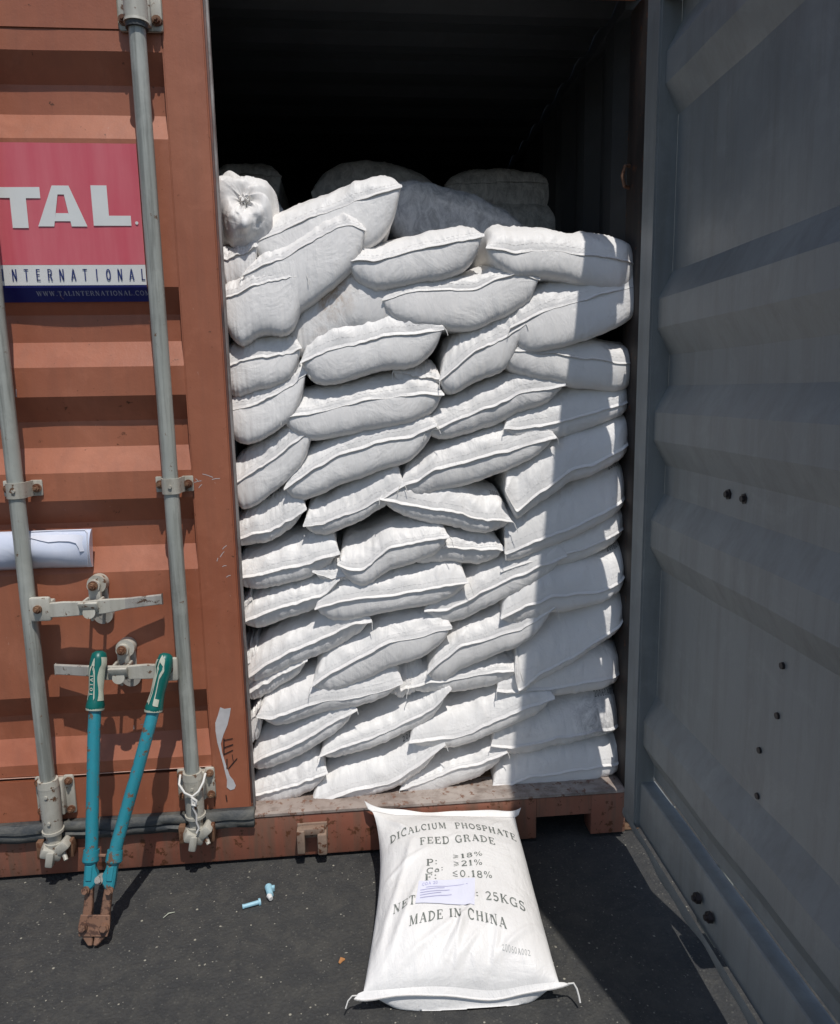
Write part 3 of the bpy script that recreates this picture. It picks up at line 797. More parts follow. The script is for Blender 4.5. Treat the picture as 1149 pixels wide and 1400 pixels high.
for j in range(nz):
    for i in range(nx): a = j * W1 + i; fs.append((a, a + 1, a + W1 + 1, a + W1)); fs.append((k + a, k + a + W1, k + a + W1 + 1, k + a + 1))
for j in range(nz):
    a = j * W1 + nx; fs.append((a, k + a, k + a + W1, a + W1)); a = j * W1; fs.append((a, a + W1, k + a + W1, k + a))
for i in range(nx):
    a = i; fs.append((a, k + a, k + a + 1, a + 1)); a = nz * W1 + i; fs.append((a, a + 1, k + a + 1, k + a))
link('pouch_sleeve', vs, fs, M_POUCH, PO, True, .7)
pp = MB()   # an upper paper edge that curls free, and the bright sleeve rim
def PF(u, v, o): return (X0 + (X1 - X0) * u, pouch_y(u, v, o), Z0 + (Z1 - Z0) * v)
edge = [(.50, .86), (.58, .80), (.66, .745), (.75, .755), (.84, .74), (.90, .69), (.925, .56), (.93, .47)]
top = [(.50, .90), (.58, .90), (.66, .90), (.75, .90), (.84, .90), (.92, .89), (.962, .86), (.965, .47)]
pp.add([PF(*e, .0045) for e in edge] + [PF(*t_, .0015) for t_ in top], [(i, i + 1, 8 + i + 1, 8 + i) for i in range(7)])
pp.build('folded_paper', M_PAPER, PO, True)
pp = MB(); pp.tube([PF(.40, .985, .001), PF(.7, .99, .001), PF(.97, .985, .001), PF(.992, .93, .002), PF(.997, .6, .002), PF(.99, .3, .002), PF(.972, .08, .001)], .0022, 6)
pp.build('pouch_rim', M_PAPER, PO, True)

# marks on the door edge: white smear and marker strokes
ym = -.0028
sm = MB()
pts = [(-.078, .503), (-.066, .497), (-.047, .499), (-.052, .475), (-.060, .446), (-.074, .415), (-.083, .388), (-.081, .360), (-.072, .318), (-.063, .283), (-.053, .268), (-.047, .250), (-.052, .239), (-.064, .236), (-.074, .246), (-.072, .270), (-.079, .315), (-.087, .360), (-.093, .392), (-.096, .428), (-.095, .455), (-.086, .478)]
sm.add([(x, ym, z) for x, z in pts], [tuple(range(len(pts)))[::-1]])
sm.build('white_smear', M_SMEAR, CT)
mk = MB()
fm_ = lambda x, y: (x, ym - .0006, y)
strokes_to(mk, [([(-.073, .404), (-.076, .352)], .0036), ([(-.073, .398), (-.047, .402)], .003), ([(-.073, .375), (-.047, .383)], .0032), ([(-.076, .353), (-.049, .365)], .003),
                ([(-.068, .338), (-.070, .305)], .0034), ([(-.066, .306), (-.038, .338)], .003), ([(-.052, .352), (-.050, .330)], .002), ([(-.078, .262 - .04), (-.076, .245 - .045)], .003)], fm_, .02)
for (x, z, L, a) in ((-.070, 1.192, .030, -.35), (-.048, 1.182, .022, .1), (-.098, 1.176, .020, .2), (-.092, 1.163, .014, .8), (-.100, 1.180, .012, -.9), (-.036, .985, .016, .7), (-.044, .965, .020, .9), (-.040, .93, .012, .2), (-.030, .90, .014, .4), (-.058, .95, .010, 1.2), (-.33, .455, .012, 1.5), (-.305, .462, .010, .1), (-.30, .456, .006, 1.2), (-.56, 1.43, .020, 1.5), (-.585, 1.36, .006, .4)):
    q = MB(); dx, dz = math.cos(a) * L / 2, math.sin(a) * L / 2
    inn = .034 if 1.28 < z < 1.35 else 0
    strokes_to(q, [([(x - dx, z - dz), (x, z + .0012), (x + dx, z + dz)], .0016)], lambda X_, Z_: (X_, ym + .0008 if X_ > -.115 else -.0022, Z_), .004); q.build('paint_scuff', M_SMEAR, CT)
mk.build('marker_scribble', M_BLACK, CT)

# ------------------------------------------------------------------ value noise
class VN:
    def __init__(s, seed): s.g = np.random.RandomState(seed).rand(64, 64) * 2 - 1
    def __call__(s, x, y):
        xi = np.floor(x).astype(int); yi = np.floor(y).astype(int); fx = x - xi; fy = y - yi
        fx = fx * fx * (3 - 2 * fx); fy = fy * fy * (3 - 2 * fy)
        g_ = s.g; a = g_[xi % 64, yi % 64]; b = g_[(xi + 1) % 64, yi % 64]; c = g_[xi % 64, (yi + 1) % 64]; d = g_[(xi + 1) % 64, (yi + 1) % 64]
        return (a * (1 - fx) + b * fx) * (1 - fy) + (c * (1 - fx) + d * fx) * fy
def ridged(n, x, y): return 1 - np.abs(n(x, y)) * 2

# ------------------------------------------------------------------ sacks
SACKS=[
 (52, 1, 0.055, [(-0.025, 0.181), (0.045, 0.196), (0.141, 0.219), (0.226, 0.245)], 0.066, 0.052, 'white sack, half hidden by the door edge, front corner smudged grey, bottom layer', 0),
 (54, 1, 0.043, [(0.17, 0.144), (0.221, 0.165), (0.299, 0.187), (0.396, 0.205), (0.461, 0.23), (0.525, 0.273), (0.595, 0.325)], 0.077, 0.047, 'white sack, broad and creased, drooping left corner over the sill, bottom layer', 1),
 (55, 1, 0.055, [(0.454, 0.174), (0.548, 0.2), (0.614, 0.228), (0.711, 0.244), (0.796, 0.278)], 0.047, 0.063, 'white sack, slim and tilted, above the middle of the sill, bottom layer', 0),
 (56, 1, 0.055, [(0.751, 0.163), (0.798, 0.162), (0.877, 0.187), (1.012, 0.201), (1.146, 0.212), (1.18, 0.233)], 0.094, 0.059, 'white sack, long and mostly shaded, beside the open door, bottom layer', 0),
 (48, 2, 0.055, [(-0.02, 0.284), (0.051, 0.318), (0.147, 0.353), (0.225, 0.404), (0.324, 0.45)], 0.068, 0.054, 'white sack, with a folded flap at its right corner, touching the closed door, second layer', 0),
 (49, 2, 0.055, [(0.203, 0.3), (0.272, 0.328), (0.369, 0.356), (0.466, 0.396), (0.561, 0.439), (0.619, 0.501)], 0.056, 0.049, 'white sack, rising steeply to a sharp right corner, second layer', 0),
 (50, 2, 0.045, [(0.485, 0.338), (0.593, 0.344), (0.677, 0.361), (0.775, 0.401), (0.84, 0.424), (0.946, 0.459)], 0.075, 0.055, 'white sack, wide, with pleats near its left corner, second layer', 0),
 (51, 2, 0.059, [(0.747, 0.3), (0.811, 0.288), (0.911, 0.304), (1.045, 0.323), (1.171, 0.34)], 0.122, 0.038, 'white sack, large and shaded, with a grey smudge by the open door, second layer', 1),
 (47, 3, 0.065, [(-0.023, 0.414), (0.005, 0.441), (0.032, 0.478)], 0.021, 0.086, 'white sack, only a small bulging end showing beside the closed door, third layer', 0),
 (42, 3, 0.045, [(0.022, 0.452), (0.065, 0.442), (0.124, 0.462), (0.216, 0.488), (0.31, 0.496), (0.405, 0.512), (0.468, 0.535)], 0.088, 0.047, 'white sack, long, its pointed left corner near the closed door, third layer', 0),
 (43, 3, 0.075, [(0.433, 0.493), (0.49, 0.509), (0.544, 0.521)], 0.073, 0.038, 'white sack, narrow end squeezed between two larger sacks, third layer', 0),
 (44, 3, 0.063, [(0.49, 0.509), (0.558, 0.522), (0.618, 0.529), (0.713, 0.543), (0.837, 0.546)], 0.049, 0.054, 'white sack, flat and low, in the middle of the stack, third layer', 0),
 (45, 3, 0.061, [(0.766, 0.485), (0.825, 0.477), (0.943, 0.485), (1.043, 0.494), (1.14, 0.513), (1.171, 0.526)], 0.1, 0.043, 'white sack, grey shaded, under the steepest sack by the open door, third layer', 0),
 (41, 4, 0.067, [(-0.017, 0.513), (0.062, 0.556), (0.121, 0.585), (0.178, 0.615)], 0.035, 0.048, 'white sack, thin, only its slanting lip showing at the closed door, fourth layer', 0),
 (36, 4, 0.055, [(-0.013, 0.567), (0.049, 0.61), (0.129, 0.65), (0.223, 0.685), (0.317, 0.724), (0.377, 0.735)], 0.079, 0.054, 'white sack, long, slanting up from the closed door, fourth layer', 0),
 (37, 4, 0.045, [(0.191, 0.541), (0.257, 0.584), (0.345, 0.626), (0.44, 0.673), (0.532, 0.687), (0.622, 0.706)], 0.079, 0.078, 'white sack, broad, with a sharp low left corner, fourth layer', 0),
 (38, 4, 0.051, [(0.544, 0.557), (0.586, 0.597), (0.65, 0.641), (0.725, 0.654), (0.797, 0.679), (0.873, 0.703), (0.944, 0.752)], 0.076, 0.069, 'white sack, heavily wrinkled, half crossed by the shadow edge, fourth layer', 0),
 (39, 4, 0.049, [(0.82, 0.545), (0.832, 0.484), (0.899, 0.536), (1.004, 0.59), (1.069, 0.633), (1.132, 0.677), (1.171, 0.723)], 0.135, 0.041, 'white sack, steepest of all, in shade by the open door, fourth layer', 0),
 (40, 4, 0.075, [(-0.04, 0.605), (-0.004, 0.613), (0.03, 0.625)], 0.05, 0.083, 'white sack, small bright end at the closed door, above a thin slanting one, fourth layer', 0),
 (32, 5, 0.055, [(-0.015, 0.747), (0.079, 0.781), (0.167, 0.802), (0.233, 0.824), (0.285, 0.867)], 0.064, 0.048, 'white sack, with a crumpled right corner, touching the closed door, fifth layer', 0),
 (31, 5, 0.075, [(-0.021, 0.773), (-0.003, 0.793), (0.02, 0.817)], 0.031, 0.051, 'white sack, only a small knob showing beside the closed door, fifth layer', 0),
 (33, 5, 0.043, [(0.21, 0.781), (0.281, 0.803), (0.375, 0.81), (0.463, 0.817), (0.554, 0.829), (0.673, 0.843)], 0.087, 0.06, 'white sack, with a small code printed on its shaded top, fifth layer', 1),
 (34, 5, 0.059, [(0.541, 0.756), (0.611, 0.755), (0.675, 0.785), (0.73, 0.811), (0.823, 0.853), (0.903, 0.882), (0.983, 0.913)], 0.09, 0.061, 'white sack, curving up to the right across the shadow edge, fifth layer', 0),
 (35, 5, 0.047, [(0.775, 0.726), (0.858, 0.759), (0.945, 0.791), (1.07, 0.794), (1.132, 0.82), (1.168, 0.86)], 0.108, 0.057, 'white sack, plump with a pointed left corner, printed code near the open door, fifth layer', 1),
 (27, 6, 0.055, [(-0.027, 0.883), (0.04, 0.889), (0.085, 0.898), (0.185, 0.923), (0.288, 0.95)], 0.08, 0.053, 'white sack, with diagonal creases, touching the closed door, sixth layer', 0),
 (28, 6, 0.041, [(0.282, 0.916), (0.321, 0.896), (0.36, 0.899), (0.396, 0.931), (0.438, 0.968), (0.497, 0.974), (0.616, 0.988)], 0.071, 0.067, 'white sack, with a bent wavy hem and square right corner, sixth layer', 0),
 (57, 6, 0.061, [(0.207, 0.896), (0.265, 0.876), (0.331, 0.873), (0.387, 0.893)], 0.052, 0.035, 'white sack, crumpled grey corner tucked under the wavy hemmed one, sixth layer', 0),
 (29, 6, 0.059, [(0.465, 0.967), (0.532, 0.96), (0.605, 0.955), (0.701, 0.943), (0.789, 0.939)], 0.059, 0.053, 'white sack, small and flat, right of the square corner, sixth layer', 0),
 (30, 6, 0.067, [(0.779, 0.867), (0.859, 0.896), (0.939, 0.913), (1.022, 0.926), (1.103, 0.958), (1.172, 0.999)], 0.084, 0.045, 'white sack, thin and shaded, beside the open door, sixth layer', 0),
 (23, 7, 0.055, [(-0.026, 1.0), (0.036, 1.013), (0.09, 1.028), (0.137, 1.048), (0.196, 1.086)], 0.095, 0.038, 'white sack, with a code printed on top, touching the closed door, seventh layer', 1),
 (24, 7, 0.051, [(0.186, 1.036), (0.242, 1.041), (0.324, 1.069), (0.412, 1.108), (0.486, 1.147)], 0.088, 0.046, 'white sack, smooth topped, slanting up to the centre, seventh layer', 1),
 (25, 7, 0.047, [(0.414, 1.108), (0.522, 1.083), (0.64, 1.059), (0.728, 1.036), (0.809, 1.025)], 0.098, 0.046, 'white sack, tilted the other way, down to the right, seventh layer', 1),
 (26, 7, 0.053, [(0.788, 0.972), (0.788, 0.929), (0.833, 0.946), (0.912, 0.975), (1.005, 1.003), (1.096, 1.048), (1.168, 1.097)], 0.123, 0.049, 'white sack, big, with a square left corner, printed code near the open door, seventh layer', 1),
 (19, 8, 0.055, [(-0.025, 1.157), (0.024, 1.184), (0.067, 1.21), (0.147, 1.263), (0.228, 1.327)], 0.081, 0.095, 'white sack, slanting steeply, beside the closed door, eighth layer', 0),
 (20, 8, 0.051, [(0.136, 1.147), (0.197, 1.183), (0.273, 1.233), (0.358, 1.26), (0.446, 1.282), (0.504, 1.291), (0.585, 1.321)], 0.076, 0.082, 'white sack, with a long diagonal hem and drooping left corner, eighth layer', 0),
 (21, 8, 0.053, [(0.476, 1.147), (0.524, 1.159), (0.583, 1.192), (0.671, 1.213), (0.761, 1.233), (0.856, 1.259), (0.942, 1.278)], 0.092, 0.066, 'white sack, long and even, crossing the middle of the stack, eighth layer', 0),
 (22, 8, 0.045, [(0.788, 1.123), (0.822, 1.058), (0.879, 1.105), (0.94, 1.145), (0.982, 1.177), (1.06, 1.202), (1.12, 1.231), (1.174, 1.269)], 0.118, 0.045, 'white sack, with a long pointed left corner hanging down, eighth layer', 0),
 (15, 9, 0.055, [(-0.029, 1.374), (0.046, 1.387), (0.1, 1.406), (0.162, 1.438), (0.213, 1.478)], 0.059, 0.111, 'white sack, short and plump, beside the closed door, ninth layer', 0),
 (16, 9, 0.051, [(0.139, 1.352), (0.221, 1.364), (0.284, 1.38), (0.369, 1.399), (0.458, 1.41), (0.55, 1.415), (0.607, 1.409)], 0.077, 0.087, 'white sack, with a wavy hem and small left corner, ninth layer', 0),
 (17, 9, 0.055, [(0.555, 1.302), (0.596, 1.316), (0.689, 1.351), (0.761, 1.377), (0.827, 1.41), (0.917, 1.423), (0.97, 1.431)], 0.084, 0.054, 'white sack, curving up to the shadow edge, ninth layer', 0),
 (18, 9, 0.061, [(0.789, 1.307), (0.877, 1.31), (0.953, 1.321), (1.062, 1.347), (1.176, 1.384)], 0.1, 0.051, 'white sack, low and wide, beside the open door, ninth layer', 0),
 (58, 9, 0.067, [(0.463, 1.477), (0.531, 1.463), (0.603, 1.454)], 0.053, 0.039, 'white sack, crumpled pinkish corner under the plump ribbed one, ninth layer', 0),
 (11, 10, 0.055, [(-0.033, 1.496), (0.033, 1.512), (0.076, 1.523), (0.135, 1.53), (0.202, 1.546)], 0.079, 0.095, 'white sack, rounded and plump, beside the closed door, tenth layer', 0),
 (12, 10, 0.043, [(0.199, 1.505), (0.249, 1.526), (0.307, 1.55), (0.432, 1.577), (0.51, 1.582), (0.609, 1.597)], 0.093, 0.095, 'white sack, plump, with fine vertical ribs below its hem, tenth layer', 0),
 (13, 10, 0.049, [(0.595, 1.447), (0.646, 1.488), (0.698, 1.527), (0.773, 1.563), (0.846, 1.608)], 0.108, 0.089, 'white sack, steep, with a puckered hem and hanging thread, tenth layer', 0),
 (14, 10, 0.055, [(0.768, 1.533), (0.866, 1.529), (0.982, 1.515), (1.12, 1.488), (1.178, 1.491)], 0.073, 0.081, 'white sack, flat topped with a folded lip, next to the open door, tenth layer', 0),
 (5, 11, 0.045, [(-0.02, 1.676), (0.045, 1.702), (0.077, 1.715), (0.146, 1.732), (0.226, 1.75)], 0.067, 0.142, 'white sack, large and rounded, touching the closed door, eleventh layer', 0),
 (6, 11, 0.075, [(0.167, 1.582), (0.215, 1.652), (0.288, 1.712), (0.349, 1.746), (0.432, 1.742), (0.519, 1.721)], 0.038, 0.134, 'white sack, stained brownish and sunken between its neighbours, eleventh layer', 0),
 (9, 11, 0.055, [(0.436, 1.677), (0.513, 1.696), (0.605, 1.704), (0.7, 1.701), (0.762, 1.733), (0.826, 1.747), (0.89, 1.731)], 0.06, 0.105, 'white sack, saggy and pale, with a rippled lip, eleventh layer', 0),
 (10, 11, 0.051, [(0.804, 1.596), (0.832, 1.612), (0.913, 1.648), (1.004, 1.674), (1.088, 1.697), (1.145, 1.715), (1.181, 1.745)], 0.089, 0.112, 'white sack, swollen, with fine ribs in its shaded belly, eleventh layer', 0),
 (4, 12, 0.075, [(-0.03, 1.79), (0.026, 1.798), (0.092, 1.827)], 0.038, 0.088, 'white sack, only a small bright end showing at the closed door, twelfth layer', 0),
 (3, 12, 0.055, [(0.05, 1.746), (0.118, 1.777), (0.166, 1.788), (0.23, 1.831), (0.288, 1.864), (0.354, 1.882), (0.394, 1.866)], 0.058, 0.16, 'white sack, fat and glossy, sloping up to the right, twelfth layer', 0),
 (7, 12, 0.051, [(0.336, 1.784), (0.445, 1.789), (0.515, 1.809), (0.606, 1.827), (0.727, 1.852)], 0.05, 0.089, 'white sack, smooth, on top of the stack at its middle, twelfth layer', 0),
 (8, 12, 0.049, [(0.733, 1.816), (0.811, 1.806), (0.911, 1.814), (1.014, 1.8), (1.129, 1.776), (1.173, 1.774)], 0.083, 0.079, 'white sack, topmost beside the open door, crossed by the shadow edge, twelfth layer', 0),
 (2, 13, 0.085, [(0.077, 1.839), (0.19, 1.884), (0.283, 1.923), (0.391, 1.959), (0.499, 1.99)], 0.073, 0.127, 'white sack, topmost, wedge shaped with a sharp raised corner, top layer', 0),
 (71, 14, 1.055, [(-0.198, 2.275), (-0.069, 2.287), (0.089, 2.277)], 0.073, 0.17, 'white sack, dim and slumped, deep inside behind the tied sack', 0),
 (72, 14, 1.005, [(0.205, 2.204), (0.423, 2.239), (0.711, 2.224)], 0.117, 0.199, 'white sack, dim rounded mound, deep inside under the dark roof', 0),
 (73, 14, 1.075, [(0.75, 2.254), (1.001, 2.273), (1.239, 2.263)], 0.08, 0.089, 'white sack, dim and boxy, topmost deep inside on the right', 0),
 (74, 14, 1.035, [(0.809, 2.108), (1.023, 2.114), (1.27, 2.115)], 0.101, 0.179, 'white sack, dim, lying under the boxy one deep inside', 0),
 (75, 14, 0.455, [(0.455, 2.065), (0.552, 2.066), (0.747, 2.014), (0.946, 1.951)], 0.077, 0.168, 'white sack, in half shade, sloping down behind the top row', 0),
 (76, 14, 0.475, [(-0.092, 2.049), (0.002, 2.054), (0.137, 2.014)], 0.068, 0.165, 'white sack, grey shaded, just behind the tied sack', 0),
]

def resample(pts, N):
    P = np.array(pts, float); d = np.r_[0, np.cumsum(np.hypot(*(np.diff(P, axis=0).T)))]; t = np.linspace(0, d[-1], N)
    # piecewise linear then smoothed: keeps kinks soft
    q = np.linspace(-1, 1, N); t = d[-1] * (q * (1.46 - .46 * q * q) + 1) / 2
    x = np.interp(t, d, P[:, 0]); z = np.interp(t, d, P[:, 1])
    for _ in range(max(2, N // 22)):
        x[1:-1] = (x[:-2] + 2 * x[1:-1] + x[2:]) / 4; z[1:-1] = (z[:-2] + 2 * z[1:-1] + z[2:]) / 4
    return x, z
SURF = {}
def code_print(par, n, s0, s1, d0, d1):
    """small factory code on the upper sheet"""
    G = SURF[n]
    def surf(u, v):
        NS, ND = G.shape[0] - 1, G.shape[1] - 1
        a = min(max(u, 0), .999) * NS; b = min(max(v, 0), .999) * ND; i, j = int(a), int(b); fa, fb = a - i, b - j
        p = G[i, j] * (1 - fa) * (1 - fb) + G[i + 1, j] * fa * (1 - fb) + G[i, j + 1] * (1 - fa) * fb + G[i + 1, j + 1] * fa * fb
        return (p[0], p[1] - .0012, p[2] + .0014)
    mb = MB(); text_run(mb, '20060A002', [(s0, d0), (s1, d1)], -.045, surf, GL, .25)
    mb.build('code_print', M_CODEINK, par)
def sack(idx, layer, Yf, fin, up, dn, label, code):
    vn = VN(100 + idx); rs = np.random.RandomState(500 + idx)
    NS, ND = 84, 34; depth = .50
    fx, fz = resample(fin, NS + 1)
    if fx[-1] > 1.10 and layer < 14: tt_ = (fx - fx[0]) / (fx[-1] - fx[0]); fx = fx + (.020 if layer < 10 else .034) * np.clip((tt_ - .5) * 2, 0, 1)
    W = fx[-1] - fx[0]
    q_ = np.linspace(-1, 1, NS + 1); s = q_ * (1.46 - .46 * q_ * q_)
    wob = .0035 * vn(s * 5 + 3, s * 0 + 7) + .0015 * vn(s * 13, s * 0 + 2)
    edge_t = 1 - np.abs(s) ** 6
    fz = fz + wob * edge_t
    root = empty('white_sack', (round(float(fx.mean()), 3), Yf, round(float(fz.mean() - dn), 3)), label, 'sack', 'white sacks stacked in the container' if layer < 14 else 'white sacks lying deep inside the container')
    # along-depth stations: dense at the sewn end
    t = np.linspace(0, 1, ND + 1); d = depth * t ** 2.1
    S, D = np.meshgrid(s, d, indexing='ij')
    X = np.repeat(fx[:, None], ND + 1, 1); Z0 = np.repeat(fz[:, None], ND + 1, 1)
    # straighten seam curve with depth
    lin = fz[0] + (fz[-1] - fz[0]) * (s + 1) / 2; lin = .55 * lin + .45 * fz
    k = 1 - np.exp(-D / .10); Z0 = Z0 * (1 - k) + np.repeat(lin[:, None], ND + 1, 1) * k
    cx = (fx[0] + fx[-1]) / 2
    nar = 1 - min(.05, .010 / max(W, .05)) * 2 * (1 - np.exp(-D / .05)); X = cx + (X - cx) * nar
    # cross-section thickness over the width
    ex = 8 + rs.rand() * 6
    if layer == 14: ex = 2.6
    E = np.clip(1 - np.abs(S) ** ex, 0, 1) ** .45; EB = np.clip(1 - np.abs(S) ** (3.6 + rs.rand() * 1.5), 0, 1) ** .5
    gT = (1 - (1 - np.clip(D / (.105 + .03 * rs.rand()), 0, 1)) ** 1.9) ** .74
    gB = (1 - (1 - np.clip(D / .055, 0, 1)) ** 2) ** .55
    asym = 1 + .16 * rs.uniform(-1, 1) * S
    lump = 1 + .08 * vn(S * 1.6 + 9, D * 7 + 1)
    dn = dn * 1.02 + .006
    top = up * E * gT * asym * lump
    bot = dn * EB * gB * (2 - asym) * lump
    near = np.exp(-D / .055)
    dist_in = np.clip(D / .012, 0, 1)
    # gathers running back from the seam, fading with depth
    fq = rs.uniform(16, 26)
    gat = vn(S * fq + D * rs.uniform(-8, 8) * 3, D * 5) * .0018 + vn(S * fq * 2.3, D * 9 + 4) * .0008
    # broad diagonal folds from pulled corners
    sl = rs.uniform(1.5, 4) * rs.choice([-1, 1]); fold = ridged(vn, S * 3.2 + D * sl * 6 + 5, D * 4 + S * .8 + 20)
    fold = np.clip(fold - .35, 0, 1) ** 1.6 * .0075
    sl2 = -sl * .8; fold2 = np.clip(ridged(vn, S * 4.5 + D * sl2 * 8 + 31, D * 5 + 40) - .55, 0, 1) ** 1.3 * .012
    lumps = vn(S * 1.7 + 50, D * 14 + 3) * .0045 + vn(S * 5 + 13, D * 26 + 8) * .0018
    dsp_t = (gat * (near * 1.1 + .25) + fold * .9 + fold2 + lumps) * dist_in * np.clip(E * 1.3, 0, 1)
    gat2 = vn(S * fq * 1.2 + 7, D * 5 + 60) * .0015 * (near + .3) + vn(S * fq * 2.6, D * 9 + 70) * .0009
    lump2 = vn(S * 1.8 + 80, D * 16 + 30) * .004
    dsp_b = (gat2 * (near * 1.1 + .7) + lump2) * dist_in * np.clip(E * 1.6, 0, 1)
    back = np.zeros(NS + 1)
    if fx[-1] > 1.10 and layer < 14: back = .055 * np.clip((s - .72) / .28, 0, 1) ** 2.2
    Yc = Yf + D + back[:, None]
    if fx[-1] > 1.10: X = X + .020 * np.clip(S, 0, 1) ** 4 * (1 - np.exp(-D / .02))
    # the belly rolls forward under the seam
    bulge = min(.052, .010 + .45 * max(dn - .035, 0)) * np.sin(np.clip(D / .095, 0, 1) * math.pi) ** (.66 if layer < 9 else .61) * np.clip(1 - np.abs(S) ** 4, 0, 1) ** .6
    Zt = Z0 + top + dsp_t * .8; Yt = Yc - dsp_t * .5 - .010 * np.sin(np.clip(D / .09, 0, 1) * math.pi) * E
    Zb = Z0 - bot - dsp_b * .7; Yb = Yc - bulge - dsp_b * .6
    # close the far end
    Xt = X.copy(); Xb = X.copy()
    n1 = (NS + 1) * (ND + 1)
    vt = np.stack([Xt, Yt, Zt], -1); vb = np.stack([Xb, Yb, Zb], -1)
    vb[:, 0] = vt[:, 0]                                   # shared along the seam
    SURF[idx] = vt
    verts = np.concatenate([vt.reshape(-1, 3), vb.reshape(-1, 3)]).tolist()
    ii, jj = np.meshgrid(np.arange(NS), np.arange(ND), indexing='ij'); a = (ii * (ND + 1) + jj).ravel()
    f1 = np.stack([a, a + ND + 1, a + ND + 2, a + 1], -1); f2 = np.stack([n1 + a, n1 + a + 1, n1 + a + ND + 2, n1 + a + ND + 1], -1)
    faces = f1.tolist() + f2.tolist()
    for i in range(NS): faces.append((i * (ND + 1) + ND, (i + 1) * (ND + 1) + ND, n1 + (i + 1) * (ND + 1) + ND, n1 + i * (ND + 1) + ND))
    mat = {6: M_SACKDIRTY, 58: M_SACKDIRTY, 52: M_SPOTA, 51: M_SPOTB}.get(idx, M_SACK if layer < 14 else M_SACKSHADE)
    link('sack_body', verts, faces, mat, root, True)
    # sewn hem: flat double strip beyond the stitch line
    if layer < 14 or idx in (73, 71):
        hw = (.0085 if layer < 9 else .0075) + .0035 * rs.rand(); droop = (rs.uniform(.6, 1.15) if layer < 9 else rs.uniform(.8, 1.15)) * np.ones(NS + 1) + .35 * vn(s * 3 + 70, s * 0)
        rows = []
        nrow = 4
        for r in range(nrow + 1):
            q = r / nrow * hw
            yy = Yf + back - q * np.cos(droop) - .0004; zz = fz - q * np.sin(droop) + .0012 * vn(s * 9 + 11, s * 0 + r * .2) * (r / nrow)
            xs = cx + (fx - cx) * (1 + (.003 / W) * (r > 0))
            rows.append(np.stack([xs, yy, zz], -1))
        hv = np.array(rows)                    # (nrow+1, NS+1, 3)
        th_ = .0010
        up_s = hv + np.array([0, -.2, 1]) * th_ * .5; lo_s = hv - np.array([0, -.2, 1]) * th_ * .5
        # stitch groove on the second row
        up_s[1, :, 2] -= .0005
        V = np.concatenate([up_s.reshape(-1, 3), lo_s.reshape(-1, 3)]).tolist(); m1 = (nrow + 1) * (NS + 1); F = []
        for r in range(nrow):
            for i in range(NS):
                a = r * (NS + 1) + i; F.append((a, a + 1, a + NS + 2, a + NS + 1)); F.append((m1 + a, m1 + a + NS + 1, m1 + a + NS + 2, m1 + a + 1))
        for i in range(NS): a = nrow * (NS + 1) + i; F.append((a, m1 + a, m1 + a + 1, a + 1))
        for i in (0, NS):
            for r in range(nrow): a = r * (NS + 1) + i; F.append((a, m1 + a, m1 + a + NS + 1, a + NS + 1))
        link('sewn_hem', V, F, mat, root, True)
        # chain stitch: a row of short thread bars just inside the hem
        st = MB(); n = max(8, int(W / .011))
        for q in range(n):
            u0, u1 = (q + .15) / n, (q + .75) / n; i0, i1 = u0 * NS, u1 * NS
            def P(i): 
                a = int(min(i, NS - 1)); f_ = i - a; p = vt[a, 4] * (1 - f_) + vt[a + 1, 4] * f_; return (p[0], p[1] - .0006, p[2] + .0008)
            st.tube([P(i0), P((i0 + i1) / 2), P(i1)], .00032, 4)
        st.build('stitching', M_STITCH, root, True)
        for e in (0, NS):
            if rs.rand() < .62:
                p = Vector(hv[nrow // 2, e]); pts = [p]; dx = (-1 if e == 0 else 1) * rs.uniform(.0, .5); L = rs.uniform(.012, .035)
                for q in range(1, 7):
                    pts.append(pts[-1] + Vector((dx * L / 6 + rs.uniform(-1, 1) * L * .05, -L * .06, -L / 6 * (.4 + q * .2))))
                tb = MB(); tb.tube(pts, .0011, 6); tb.build('loose_thread', M_THREAD, root, True)
    if code:
        code_print(root, idx, *CODES.get(idx, (.62, .90, .33, .33)))
M_STITCH = flat('stitch_thread', (.80, .775, .75), .8, .04)
CODES = {23: (.30, .72, .36, .38), 24: (.66, .90, .36, .36), 25: (.78, .95, .34, .36), 26: (.76, .90, .34, .34), 33: (.62, .84, .36, .36), 35: (.74, .88, .36, .36), 51: (.72, .86, .34, .34), 54: (.62, .80, .36, .36)}
for row in SACKS: sack(*row)

